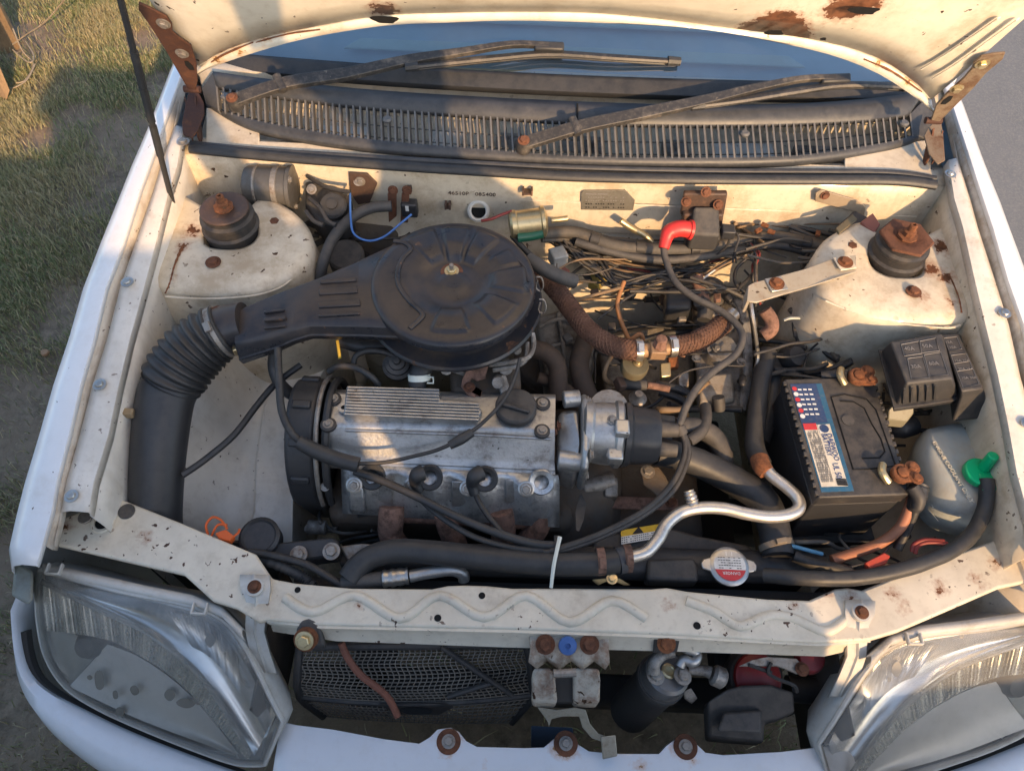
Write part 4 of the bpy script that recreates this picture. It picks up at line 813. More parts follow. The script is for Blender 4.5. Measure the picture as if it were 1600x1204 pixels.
# ------------------------------------------------------------------ air cleaner
air=thing('air_cleaner','round black steel air cleaner with wide intake snorkel','air cleaner')
C0=Z(708,436,.900)
def sst(a,b,x): t=min(1,max(0,(x-a)/(b-a))); return t*t*(3-2*t)
def lidh(r,d):
    h=np.interp(r,[0,.018,.030,.046,.062,.078,.120,.131,.1345],[-.006,-.006,-.010,-.010,-.004,0,0,-.003,-.008])
    for a0,a1,r0,r1,k in ((52,74,.050,.118,.005),(80,104,.046,.118,.005),(110,136,.052,.118,.004),(-12,16,.060,.120,.0055),(-52,-24,.058,.118,.005),(-104,-72,.056,.112,.0045),(20,40,.070,.115,.003)):
        x=(d-a0+180)%360-180; w_=a1-a0
        h+=k*sst(-1.5,2.5,x)*(1-sst(w_-2.5,w_+1.5,x))*sst(r0-.002,r0+.010,r)*(1-sst(r1-.006,r1+.002,r))
    return h
g=G(); g.loft([[C0+V((r*math.cos(math.radians(d)),r*math.sin(math.radians(d)),lidh(r,d))) for d in [k*1.5 for k in range(240)]] for r in [.0005,.012,.018,.024,.030,.038,.044,.048,.052,.056,.060,.064,.068,.072,.078,.086,.094,.102,.108,.112,.115,.118,.121,.126,.131,.1345]]+[[C0+V((.1355*math.cos(math.radians(d)),.1355*math.sin(math.radians(d)),-.016)) for d in [k*1.5 for k in range(240)]]],True); ld=part('lid',g,lid,air,ang=60)
g=G(); g.lathe([(.120,-.022),(.120,-.046),(.132,-.047),(.1445,-.044),(.1475,-.048),(.1455,-.055),(.130,-.060),(.10,-.078),(.06,-.082)],C0,(0,0,1),72); part('pan',g,M('air_cleaner_pan_paint',(.022,.024,.03),.3,dirt=.4,dcol=(.09,.065,.045),dsc=8,chip=.55,csc=55,ccol=(.19,.10,.06),bump=.08),air,ang=50)
for k,a in enumerate(()):
    a=math.radians(a); d=V((math.cos(a),math.sin(a),0)); s=V((-d.y,d.x,0)); r0,r1=(.060,.112) ; w0,w1=(.007,.014)
    g=G(); R=[]
    for t in (0,.15,.5,.85,1):
        c=C0+d*(r0+(r1-r0)*t); wd=w0+(w1-w0)*t; h=.0065*math.sin(math.pi*min(1,max(0.0,t)))**.5
        R.append([c+s*x*wd+V((0,0,h*(1-abs(x)**3)-.0006)) for x in (-1,-.6,0,.6,1)])
    g.loft(R); part('radial_pressing',g,lid,ld,ang=60)
for pts,r in (((615,376),(632,379),(642,389),(630,402),(622,422),(623,445),(640,470),(660,489),(655,500),(640,513)),.0042),((( 800,400),(818,415),(826,440)),.002):
    g=G(); g.tube([Z(u,v,.901) for u,v in pts],r,seg=10,n=5,flat=.6); part('pressed_ridge',g,lid,ld,ang=80)
p=Z(706,426,.8885); g=G(); g.lathe([(.0185,0),(.0185,.0025),(.012,.0035),(0,.0035)],p,(0,0,1),28); part('washer',g,rust,air); bolt(air,p+V((0,0,.0035)),zinc,1.15)
g=G(); g.cyl(p+V((0,0,.006)),p+V((0,0,.019)),.0036,seg=10); part('stud',g,steeld,air)
for u,v in ((838,440),(842,475)):
    g=G(); c=Z(u,v,.875); g.tube([c+V((0,0,.012)),c+V((.008,0,.01)),c+V((.012,-.004,-.004)),c+V((.008,-.006,-.016)),c+V((.0,-.004,-.01)),c+V((.002,0,.004))],.0015,seg=6); part('spring_clip',g,steeld,air)
# snorkel: lofted from lid to the bellows
SN=[((640,378,.893),(655,515,.893),.042),((612,379,.893),(630,508,.893),.042),((560,403,.893),(560,505,.893),.042),((500,430,.892),(482,505,.892),.040),((470,441,.887),(455,513,.885),.040),((430,456,.881),(428,524,.876),.042),((385,475,.877),(388,535,.868),.046),((365,486,.872),(366,540,.862),.05)]
g=G(); R=[]
for a,b,h in SN:
    A_,B_=Z(*a),Z(*b); A2,B2=A_.lerp(B_,.06),A_.lerp(B_,.90)
    R.append([A_+V((0,0,-h)),A_+V((0,.003,-h*.5)),A_+V((0,0,-.006)),A2,A_.lerp(B_,.5)+V((0,0,.0015)),B2,B_+V((0,0,-.008)),B_+V((0,-.004,-h*.55)),B_+V((0,-.007,-h*.6)),B_+V((0,0,-h))])
g.loft(R,True,True); sn=part('snorkel',g,lid,air,bev=.002,ang=50)
for (u0,u1,v0,v1) in ((500,556,432,438),(498,558,446,456),(497,562,466,476),(497,562,486,490),(412,444,481,484),(412,446,492,497),(412,446,507,509)):
    g=G(); g.prism(q((u0,v0+5,.8965),(u1,v0,.8975),(u1+1,v1,.8975),(u0,v1+4,.8965)) if u0>480 else q((u0,v0+4,.884),(u1,v0,.888),(u1,v1,.888),(u0,v1+4,.884)),.006); part('pressed_pad',g,lid,sn,bev=.0015)
# bellows and cold-air pipe
duct=thing('intake_duct','ribbed black rubber air hose running down to a smooth pipe','air duct')
g=G(); bp_=[Z(352,515,.845),Z(328,528,.838),Z(300,552,.825),Z(277,582,.808),Z(268,600,.795)]
g.tube(bp_,[.041,.046,.049,.049,.046],seg=32,n=16,ribs=(.0125,.075)); part('bellows',g,rub,duct,ang=80)
g=G(); g.tube([Z(268,598,.796),Z(258,625,.785),Z(250,680,.760),Z(245,740,.725),Z(243,800,.685),Z(245,840,.655)],[.047,.0455,.044,.0425,.0415,.041],seg=32,n=6,flat=.9); part('pipe',g,blk,duct,ang=80)
g=G(); g.tube([Z(384,506,.853),Z(362,511,.848),Z(345,518,.843)],[.036,.038,.0385],seg=28,n=4); part('snorkel_spigot',g,lid,duct)
c=clampband(duct,Z(344,519,.843),Z(344,519,.843)-Z(362,511,.848),.0425,steeld,.013)
bolt(c,Z(338,487,.87),rust,1.1,(-.3,0,1)); 
g=G(); g.box(Z(378,543,.835),(.03,.012,.014),Matrix.Rotation(.5,3,'Z')); part('clamp_screw',g,zinc,c,bev=.002)
# ------------------------------------------------------------------ wiper motor
canm=M('motor_can_metal',(.13,.125,.115),.45,.4,dirt=.4,dcol=(.09,.075,.06),dsc=20,bump=.1)
wm=thing('wiper_motor','dusty grey cylindrical wiper motor on the bulkhead','motor')
a=Z(384,290,.865); b=Z(478,294,.865); axm=(b-a).normalized()
g=G(); g.lathe([(0,0),(.026,0),(.034,.004),(.037,.010),(.037,.080),(.040,.082),(.040,.089),(.03,.091)],a,axm,36); part('motor_can',g,canm,wm)
g=G(); g.lathe([(.006,-.008),(.011,-.006),(.012,.0)],a,axm,16); part('end_boss',g,canm,wm)
for t_,w_ in ((.022,.004),(.055,.010)):
    g=G(); g.lathe([(.0368,t_),(.0385,t_+.001),(.0385,t_+w_),(.0368,t_+w_+.001)],a,axm,36); part('can_band',g,steeld,wm)
for k in range(3): bolt(wm,a+axm*.09+V((0,math.cos(k*2.1+2)*.034,math.sin(k*2.1+2)*.034)),steeld,.7,axm)
g=G(); g.prism(q((476,268,.86),(520,292,.85),(548,305,.845),(552,335,.84),(530,352,.83),(495,345,.83),(476,318,.84)),.05); part('gear_housing',g,blkd,wm,bev=.008,seg=3)
g=G(); g.lathe([(.026,0),(.026,.012),(.022,.016),(.01,.016),(.01,.02),(0,.02)],Z(522,325,.845),(0,-.4,.9),24); part('gear_cover',g,blk,wm)
for pts in (((480,275),(505,290),(530,297),(548,300)),((483,310),(500,325),(512,345),(525,352)),((478,330),(490,345),(505,352))):
    g=G(); g.tube([Z(u,v,.872) for u,v in pts],.004,seg=8); part('wire',g,wire,wm)
for u,v in ((487,296),(560,283),(552,276)): bolt(wm,Z(u,v,.868),steeld,.9,(0,-.6,.8))
g=G(); g.prism([Y(u,v,1.074) for u,v in ((545,268),(575,270),(590,285),(578,315),(560,318),(548,300))],V((0,-.004,0))); mp_=part('mounting_plate',g,brownp,wm,bev=.0012); bolt(mp_,Y(563,283,1.069),steeld,.9,(0,-1,.1))
# ------------------------------------------------------------------ bulkhead fittings
g=G(); g.prism([Y(u,v,1.075) for u,v in ((908,300),(912,297),(978,297),(992,312),(989,328),(908,327))],V((0,-.0015,0))); dp=thing('data_plate','grey embossed metal data plate riveted to the bulkhead','plate'); part('plate',g,plate,dp,bev=.0005)
for i in range(5):
    a=Y(916,303+i*5.2,1.0732); b=Y(978 if i else 950,303.5+i*5.2,1.0732); g=G(); n_=16
    for k in range(n_):
        if random.random()<.72: p=a.lerp(b,k/n_); g.box(p,(.0028,.0008,.0022))
    part('embossed_line',g,inkg if i<3 else ink,dp)
text('46510P   085400',.0115,Y(700,304,1.0741),V((1,0,.0)),V((0,.1,1)),brownp,fw,'stamped_number',depth=.0004,sx=1.15)
for (u,v,w_,h) in ((824,300,.02,.014),(640,298,.008,.01),(700,322,.012,.014)):
    p=Y(u,v,1.066); g=G(); g.box(p,(w_,.016,.003)); g.box(p+V((-w_/2+.002,-.002,.004)),(.004,.014,.012)); g.box(p+V((w_/2-.002,-.002,.004)),(.004,.014,.012)); part('harness_clip',g,brownp,fw,bev=.0008)
p=Y(748,329,1.072); g=G(); g.lathe([(.014,0),(.022,0),(.021,.010),(.017,.014),(.014,.012),(.014,-.01)],p,(0,-.8,.6),28); gm_=part('bulkhead_grommet',g,bayl,fw); g=G(); g.lathe([(0,0),(.015,0),(.015,.001)],p+V((0,-.001,0)),(0,-.8,.6),24); part('opening',g,hole,gm_)
# rusty cable brackets above the air cleaner
for pts,m in ((((606,300),(620,300),(620,335),(608,345)),rust),(((628,300),(640,300),(638,345),(626,345)),rust)):
    g=G(); g.prism([Y(u,v,1.05) for u,v in pts],V((0,-.006,0))); o=solo('cable_bracket',g,m,('rusty cable bracket next to the small black relay' if pts[0][0]>620 else 'rusty cable bracket next to the breather hose end'),'bracket',bev=.0015); bolt(o,Y(pts[0][0]+8,pts[0][1]-3,1.045),rust,.9,(0,-1,.2))
g=G(); g.box(Y(640,325,1.045),(.03,.02,.032)); rl=solo('relay',g,blk,'small black relay with white sticker above the air cleaner','relay',bev=.003); g=G(); g.box(Y(636,326,1.034),(.006,.001,.012)); part('sticker',g,whl,rl)
# fuel filter can with green hose
ff=thing('fuel_filter','brass coloured fuel filter can with green hose under it','filter')
a=Z(800,352,.84); b=Z(856,345,.845); g=G(); g.lathe([(.008,-.006),(.024,-.004),(.0275,0),(.0275,.008),(.0255,.010),(.0255,.052),(.0285,.054),(.0285,.060),(.02,.064),(.008,.066)],a,b-a,32); part('can',g,zinc,ff)
g=G(); g.cyl(a+(b-a)*1.1,a+(b-a)*1.1+(b-a).normalized()*.03,.0055,seg=12); part('outlet',g,zinc,ff)
g=G(); g.tube(q((808,371,.835),(830,368,.835),(848,364,.838)),.0095,seg=14); part('green_hose',g,M('green_hose',(.01,.10,.06),.4,bump=.02),ff)
# ignition coil, bracket, red boot, plug
co=thing('ignition_coil','grey ignition coil with bright red rubber boot on the bulkhead','ignition coil')
g=G(); g.prism([Y(u,v,1.055) for u,v in ((1068,296),(1136,296),(1130,330),(1062,330))],V((0,-.012,0))); br=part('bracket',g,brownp,co,bev=.003)
g=G(); g.prism([Y(u,v,1.060) for u,v in ((1066,318),(1128,318),(1124,345),(1064,345))],V((0,-.03,0))); part('bracket_foot',g,brownp,br,bev=.003)
g=G(); g.prism(q((1084,322,.872),(1124,322,.872),(1126,368,.845),(1080,366,.845)),.04); part('coil_block',g,rubg,co,bev=.005,seg=3)
g=G(); g.prism(q((1070,345,.835),(1128,347,.835),(1126,374,.825),(1072,372,.825)),.02); part('coil_base',g,blkd,co,bev=.004)
for u,v in ((1072,315),(1122,320),(1103,300)): bolt(br,Y(u,v,1.036),rust,.9,(0,-.8,.6))
g=G(); P=[Z(1079,359,.855),Z(1062,357,.858),Z(1047,362,.856),Z(1041,373,.848),Z(1037,388,.838)]; g.tube(P,[.0155,.0150,.0145,.0115,.0095],seg=20,n=8); bt=part('red_boot',g,red,co,ang=80)
g=G(); d=P[1]-P[0]; g.lathe([(.0155,-.003),(.0178,-.002),(.0178,.003),(.0155,.004)],P[0],d,24); part('boot_lip',g,red,bt)
g=G(); g.box(Z(1137,362,.845),(.024,.022,.018)); part('connector',g,blk,co,bev=.002)
for pts,m in ((((1146,360,.845),(1154,372,.84),(1148,392,.82),(1145,410,.80)),wire),(((1142,368,.84),(1135,385,.82),(1120,398,.80)),wire)):
    g=G(); g.tube(q(*pts),.0022,seg=6); part('wire',g,m,co)
# loose bracket plate + connector on the right of the bulkhead
lb=thing('connector_bracket','beige angled bracket with black and brown wiring connector','bracket')
g=G(); g.prism([Y(u,v,1.068) for u,v in ((1274,300),(1282,295),(1340,312),(1352,322),(1350,336),(1344,334),(1335,330),(1273,313))],V((0,-.003,0))); part('plate',g,M('beige_bracket',(.30,.24,.17),.5,dirt=.3),lb,bev=.001); bolt(lb,Y(1289,305,1.064),rust,.8,(0,-1,.2))
g=G(); g.prism(q((1308,352,.855),(1336,328,.865),(1364,342,.865),(1362,366,.855),(1330,380,.85)),.022); part('connector_body',g,blk,lb,bev=.003)
g=G(); g.prism(q((1345,346,.869),(1364,332,.872),(1376,350,.872),(1366,364,.865)),.02); part('brown_plug',g,M('brown_plug',(.28,.10,.07),.5,dirt=.2),lb,bev=.002)
g=G(); g.prism(q((1306,356,.868),(1332,334,.876),(1340,342,.876),(1312,364,.868)),.006); part('clip',g,M('olive_clip',(.12,.10,.06),.5,dirt=.2),lb,bev=.001)
# ------------------------------------------------------------------ stay bar from the strut tower
st=thing('stay_bar','flat cream steel stay bar bolted to the strut tower','bracket')
g=G(); g.prism(q((1338,398,.8755),(1304,403,.8755),(1258,420,.866),(1178,441,.860),(1169,446,.858),(1167,470,.856),(1182,472,.856),(1218,461,.858),(1262,448,.862),(1306,434,.874),(1338,424,.8755)),.004); g.prism(q((1169,446,.854),(1174,446,.854),(1172,470,.852),(1167,470,.852)),.03); part('bar',g,M('stay_bar_paint',(.42,.37,.29),.5,.2,dirt=.3,dcol=(.28,.17,.09),dsc=20,chip=.2,csc=80),st,bev=.001,ang=20)
for u,v in ((1320,411),(1213,444)):
    p=Z(u,v,.8625 if u<1300 else .878); g=G(); g.box(p,(.03,.03,.003),Matrix.Rotation(.25,3,'Z')); part('square_washer',g,steel if u<1300 else bay,st,bev=.001); bolt(st,p+V((0,0,.0016)),rusto,1.25)
g=G(); g.tube(q((1171,460,.845),(1177,500,.82),(1184,550,.76),(1182,570,.74),(1174,600,.70)),.0035,seg=8,n=5); part('drop_leg',g,steel,st)
# ------------------------------------------------------------------ battery
bat=thing('battery','black car battery with blue and cream printed label on top','battery')
BC=[Z(1228,593,.785),Z(1362,590,.785),Z(1420,770,.785),Z(1281,775,.785)]
def bt(s,t,h=0): return BC[0].lerp(BC[1],s).lerp(BC[3].lerp(BC[2],s),t)+V((0,0,h))
g=G(); g.prism([bt(0,0,-.03),bt(1,0,-.03),bt(1,1,-.03),bt(0,1,-.03)],.19); part('case',g,blk,bat,bev=.004)
g=G(); g.prism([bt(-.015,-.01),bt(1.015,-.01),bt(1.015,1.01),bt(-.015,1.01)],.028); lidb=part('battery_lid',g,blkd,bat,bev=.003)
for i in range(16):
    for s_,sd_ in ((-.02,-1),(1.02,1)):
        c=bt(s_,.03+.94*i/15,-.004); g=G(); g.box(c,(.006,.008,.008)); part('lid_rib',g,blkd,lidb,bev=.0012)
g=G(); g.prism([bt(-.04,-.02,-.16),bt(1.1,-.02,-.16),bt(1.12,1.06,-.16),bt(-.1,1.06,-.16)],.02); part('tray',g,darkm,bat,bev=.004)
def lab(s0,t0,s1,t1,h,m,nm_='label_field'):
    g=G(); g.prism([bt(s0,t0,h),bt(s1,t0,h),bt(s1,t1,h),bt(s0,t1,h)],.0003); return part(nm_,g,m,lidb)
lab(.03,.045,.395,.97,.0006,lblue); lab(.03,.045,.33,.40,.0010,navy); lab(.045,.415,.345,.93,.0012,cream); lab(.04,.405,.19,.46,.0016,redl)
lab(.205,.42,.31,.49,.0018,whl)
xd=(bt(.2,1)-bt(.2,0)).normalized(); yd=(bt(1,.5)-bt(0,.5)).normalized()
def bt_text(s,size,ss,tt,m,sx=1): return text(s,size,bt(ss,tt,.0019),xd,yd,m,bat,'lettering',depth=.0001,sx=sx)
bt_text('DAEWOO',.0125,.275,.498,inkb,.86); bt_text('BATTERY',.0120,.215,.498,inkb,.82); bt_text('UL 50',.0135,.24,.745,inkb,.8)
p=bt(.265,.455,.0019); g=G(); g.lathe([(0,0),(.0075,0),(.0075,.0003),(0,.0004)],p,(0,0,1),20); part('emblem',g,navy,bat)
g=G()
for i in range(15):
    a=bt(.065+.009*i,.47 if i<14 else .5,.0016); b=bt(.065+.009*i,.89,.0016); n_=22
    for k in range(n_):
        if random.random()<.8: g.box(a.lerp(b,(k+.5)/n_),(.0005,.0062,.0001))
part('small_print',g,inkg,bat)
g=G()
for i in range(9): g.box(bt(.285,.875+.006*i,.0018),(.016,.0007+.0008*random.random(),.0001))
part('barcode',g,ink,bat)
g=G()
for r_ in range(6):
    for c_ in range(3): g.box(bt(.12+.06*c_,.10+.045*r_,.0014),(.006,.003,.0001))
part('small_print',g,inkw,bat)
for i in range(6):
    p=bt(.065,.09+.05*i,.0014); g=G(); g.lathe([(.003,0),(.0042,0),(.0042,.0001),(.003,.0001)],p,(0,0,1),16); part('warning_symbol',g,redl if i%2==0 else inkw,bat)
# raised lid panel outline and flame-trap plug
for pts in (((.46,.17),(.62,.15),(.86,.20),(.93,.30),(.95,.78),(.62,.80),(.46,.80),(.46,.17)),((.55,.21),(.70,.22),(.80,.28),(.83,.42),(.88,.55),(.88,.66),(.80,.71),(.60,.71))):
    g=G(); g.tube([bt(a,b,.0005) for a,b in pts],.0012,seg=6,n=1,smooth=False); part('lid_groove',g,hole,lidb)
p=bt(.57,.385,0); g=G(); g.lathe([(.007,0),(.010,0),(.010,.0015),(.007,.0015)],p,(0,0,1),24); part('vent_plug',g,rubg,lidb)
for (s_,t_,kind) in ((.80,.02,0),(.94,.87,1)):
    o=thing('battery_terminal','corroded orange battery clamp at the '+('fuse box end of the battery' if not kind else 'coolant bottle end of the battery'),'battery clamp','battery clamps')
    c=bt(s_,t_,.0)
    g=G(); g.lathe([(.009,0),(.0085,.018),(.006,.019)],c,(0,0,1),18); part('post',g,rusto,o)
    g=G(); g.lathe([(.009,.004),(.0155,.004),(.016,.016),(.0095,.017),(.009,.004)],c,(0,0,1),14); g.box(c+V((.014,-.004,.011)),(.02,.022,.012)); part('clamp_ring',g,rusto,o,bev=.002)
    for dx,dy,s3 in ((.018,-.010,.95),(.016,.008,1.1)): bolt(o,c+V((dx,dy,.016)),rusto,s3)
    g=G(); g.tube([c+V((.012,-.02,.008)),c+V((.022,-.034,.0)),c+V((.022,-.046,-.012))],[.010,.011,.009],seg=12) if kind else g.tube([c+V((-.014,.004,.006)),c+V((-.03,.012,-.004)),c+V((-.05,.014,-.012))],[.009,.009,.008],seg=12); part('cable_sleeve',g,wire if kind else blk,o)
    g=G(); g.tube([c+V((-.022*(1-kind)-.02*kind,-.012,.004)),c+V((-.03,.0,.012)),c+V((-.024,.016,.008))],.006,seg=10); part('corroded_strap',g,zinc,o)
# ------------------------------------------------------------------ coolant bottle
cb_=thing('coolant_bottle','translucent coolant bottle with bright green cap','coolant bottle')
r0=[(1458,680),(1500,672),(1525,700),(1562,745),(1572,768),(1560,782),(1530,778),(1490,748),(1460,705)]
r1=[(1450,670),(1505,662),(1534,690),(1574,738),(1584,765),(1572,790),(1530,790),(1480,757),(1448,702)]
r2=[(1440,676),(1507,664),(1538,692),(1578,742),(1588,772),(1574,805),(1522,815),(1462,782),(1428,712)]
r3=[(1430,690),(1510,672),(1545,705),(1580,755),(1588,785),(1570,820),(1510,838),(1440,812),(1418,728)]
rings=[[Z(p.x,p.y,z) for p in samp(r_+[r_[0]],41)[:-1]] for r_,z in ((r0,.752),(r1,.747),(r2,.722),(r3,.66),(r3,.60))]
rings=[[p.lerp(sum(rings[0],V())/40,.6)+V((0,0,.001)) for p in rings[0]]]+rings
g=G(); g.loft(rings,True,True); part('bottle',g,nylon,cb_,ang=70)
p=Z(1526,742,.758); g=G(); g.lathe([(.019,-.006),(.019,.002),(.017,.004)],p,(0,0,1),28); part('neck',g,nylon,cb_)
g=G(); g.lathe([(.0235,.001),(.0245,.003),(.0245,.012),(.0225,.014),(0,.014)],p,(0,0,1),32); gc=part('green_cap',g,green,cb_,bev=.001)
g=G(); g.tube([p+V((.006,.006,.012)),p+V((.006,.012,.045))],[.0095,.0085],seg=16,smooth=False); g.prism(q((1530,738,.774),(1550,742,.774),(1575,758,.772),(1562,764,.772),(1536,766,.772)),.008); g.box(p+V((.012,-.018,.01)),(.024,.02,.01)); part('cap_spout',g,green,gc,bev=.002,seg=3)
a=Z(1456,690,.7555); b=Z(1500,760,.7555); xd2=(b-a).normalized(); text('ENGINE COOLANT ONLY',.0098,a,xd2,V((.8,.6,0)),M('embossed_nylon',(.62,.60,.52),.5,bump=0),cb_,'embossed_lettering',depth=.0012,sx=.98)
for t0 in (0,1,2):
    g=G(); a=Z(1430+t0*8,745+t0*22,.715-t0*.012); b=Z(1450+t0*8,770+t0*22,.718-t0*.012); g.tube([a,b],.0009,seg=6,smooth=False); part('level_mark',g,nylon,cb_)
# ------------------------------------------------------------------ fuse box
fb=thing('fuse_box','dusty black fuse box with printed fuse diagram on its lid','fuse box')
g=G(); T1=[(1391,534),(1470,521),(1488,590),(1417,598)]; B1=[(1376,548),(1478,527),(1500,622),(1400,636)]
g.loft([[Z(u,v,0.8570) for u,v in T1],[Z(u,v,0.8470) for u,v in [(1388,536),(1473,522),(1491,598),(1413,606)]],[Z(u,v,0.8070) for u,v in B1],[Z(u,v,0.7620) for u,v in B1]],True,True); m1=part('main_lid',g,blkd,fb,bev=.003)
g=G(); g.loft([[Z(u,v,.812) for u,v in [(1373,546),(1480,524),(1503,624),(1397,639)]],[Z(u,v,.803) for u,v in [(1372,548),(1481,526),(1504,628),(1396,643)]]],True,True); part('lid_rim',g,blkd,fb,bev=.001)
for i in range(5):
    u=1412+i*12; g=G(); g.prism(q((u,606-i*1.2,.852),(u+3,606-i*1.2,.852),(u+1,630-i*1.6,.815),(u-2,630-i*1.6,.815)),V((0,-.002,0))); part('lid_rib',g,blkd,fb)
T2=[(1472,523),(1497,521),(1537,606),(1502,611),(1484,560)]; B2=[(1470,527),(1504,525),(1545,652),(1488,658),(1478,570)]
g=G(); g.loft([[Z(u,v,0.8420) for u,v in T2],[Z(u,v,0.8270) for u,v in [(1471,524),(1499,522),(1540,616),(1501,621),(1482,562)]],[Z(u,v,0.7870) for u,v in B2],[Z(u,v,0.7420) for u,v in B2]],True,True); m2=part('side_lid',g,blkd,fb,bev=.003)
def frame(poly,z,m,par):
    P=[Z(u,v,z) for u,v in poly]; g=G(); g.tube(P+[P[0]],.0006,seg=4,n=1,smooth=False); part('printed_line',g,m,par)
for pl in (((1408,538),(1436,533),(1440,552),(1413,556)),((1437,533),(1462,528),(1468,548),(1441,551)),((1418,560),(1442,557),(1452,590),(1424,592)),((1444,554),(1470,550),(1482,585),(1453,588))): frame(pl,0.8578,inkg,m1)
for pl in (((1475,528),(1495,526),(1503,545),(1483,548)),((1486,555),(1510,552),(1530,600),(1505,606)),((1490,568),(1515,564),(1520,576),(1495,580))): frame(pl,0.8428,inkg,m2)
for (u,v,s,z,pa) in ((1414,547,'40A',0.8578,m1),(1442,543,'50A',0.8578,m1),(1424,575,'30A',0.8578,m1),(1452,570,'60A',0.8578,m1),(1478,536,'15A',0.8428,m2),(1484,544,'10A',0.8428,m2),(1492,565,'15A 10A',0.8428,m2),(1498,578,'20A 15A',0.8428,m2),(1503,592,'10A 30A',0.8428,m2)):
    text(s,.010 if pa is m1 else .007,Z(u,v,z),V((1,.08,0)),V((0,1,0)),inkg,pa,'lettering',depth=.0001)
g=G(); p=Z(1468,607,0.8120); g.box(p,(.022,.012,.03)); g.box(p+V((0,-.006,0)),(.014,.006,.022)); part('lid_clip',g,blk,fb,bev=.002)
g=G(); g.prism(q((1388,640,.755),(1398,630,.765),(1428,630,.765),(1428,645,.755),(1418,658,.745),(1388,655,.745)),.022); solo('grey_connector',g,M('grey_connector',(.25,.24,.18),.5,dirt=.3,dsc=30),'square grey wiring connector between battery and fuse box','connector',bev=.002)
g=G(); g.tube(q((1395,670,.70),(1410,668,.71),(1428,664,.71)),[.015,.019,.017],seg=16); solo('round_connector',g,blk,'round black connector tucked behind the coolant bottle','connector')
g=G(); g.prism(q((1500,650,.70),(1538,645,.70),(1542,672,.69),(1525,678,.69)),.02); o=part('mounting_foot',g,blk,fb,bev=.004); bolt(o,Z(1527,664,.702),rust,1.1)
# ------------------------------------------------------------------ radiator, shroud, cap
rad=thing('radiator','black radiator behind the front support with metal filler cap','radiator')
g=G(); g.prism([V((-.36,.415,.655)),V((.40,.425,.655)),V((.40,.455,.655)),V((-.36,.445,.655))],.36); part('core',g,darkm,rad,bev=.004)
g=G(); g.tube([V((-.30,.428,.655)),V((-.05,.430,.662)),V((.20,.434,.664)),V((.42,.440,.660))],.027,seg=16,n=4,flat=.7); part('top_tank',g,blk,rad)
g=G(); g.prism(q((1012,872,.69),(1085,870,.69),(1092,884,.69),(1092,908,.688),(1010,906,.688)),.03); part('tank_block',g,blkd,rad,bev=.006,seg=3)
p=Z(1138,886,.695); g=G(); g.lathe([(.02,-.025),(.024,-.004),(.024,0)],p,(0,0,1),24); part('filler_neck',g,alug,rad)
g=G(); g.lathe([(.029,0),(.031,.002),(.031,.006),(.027,.0085),(.024,.0088),(0,.0088)],p,(0,-.05,1),40); rc=part('radiator_cap',g,steel,rad,label='silver radiator cap with red and white warning print')
g=G(); 
for s in (-1,1): g.prism([p+V((s*.026,-.010,.0065)),p+V((s*.042,-.006,.0065)),p+V((s*.044,.003,.0065)),p+V((s*.040,.010,.0065)),p+V((s*.026,.014,.0065))],.005)
part('cap_ear',g,steel,rc,bev=.002)
def disc_half(z,y0,y1,m):
    g=G(); P=[]
    for k in range(41):
        a=2*math.pi*k/40; x,y=.0245*math.cos(a),.0245*math.sin(a); P.append(V((x,min(max(y,y0),y1),0)))
    g.prism([p+q_+V((0,0,z)) for q_ in P[:-1]],.0003); part('print_field',g,m,rc)
disc_half(.0094,-.0245,-.007,redl); disc_half(.0094,-.0068,.014,whl); disc_half(.0094,.0142,.0245,ink)
text('1.1',.012,p+V((.008,.0235,.0098)),V((-1,0,0)),V((0,-1,0)),inkw,rc,'lettering',depth=.0001)
text('DANGER',.0068,p+V((.0145,-.0105,.0098)),V((-1,0,0)),V((0,-1,0)),inkw,rc,'lettering',depth=.0001)
g=G()
for i in range(5):
    for k in range(9):
        if random.random()<.85: g.box(p+V((-.016+.004*k,-.0045+.0042*i,.0095)),(.0032,.0012,.0001))
part('small_print',g,ink,rc)
g=G(); g.prism(q((930,835,.66),(1045,822,.66),(1090,835,.66),(1170,850,.655),(1200,880,.65),(1010,868,.655),(925,862,.655)),.02); sh=part('fan_shroud',g,blkd,rad,bev=.006,seg=3)
g=G(); SP=[(970,828),(1031,818),(1028,840),(971,850)]; P=q(*[(u,v,.664) for u,v in SP]); g.prism(P,.0004); part('sticker',g,whl,sh); 
g=G(); P=q((970,828,.6645),(1031,818,.6645),(1030,828,.6645),(970.5,838,.6645)); g.prism(P,.0004); part('sticker_band',g,yel,sh)
g=G()
for i in range(3):
    for k in range(18):
        if random.random()<.8: c=P[3].lerp(P[2],(k+.5)/18)+V((0,-.0028-.0038*i,.0004)); g.box(c,(.0022,.0013,.0001))
part('small_print',g,ink,sh)
g=G(); g.prism(q((988,834,.6650),(998,822,.6650),(1006,832,.6650)),.0003); part('warning_triangle',g,ink,sh)
g=G(); g.prism(q((925,905,.72),(945,903,.735),(968,903,.735),(985,913,.72),(975,913,.72),(962,907,.73),(948,907,.73),(935,913,.72)),.004); o=solo('radiator_mount',g,zinc,'small zinc radiator mounting bracket on the support bar','bracket',bev=.001); bolt(o,Z(956,904,.733),zinc,.8)
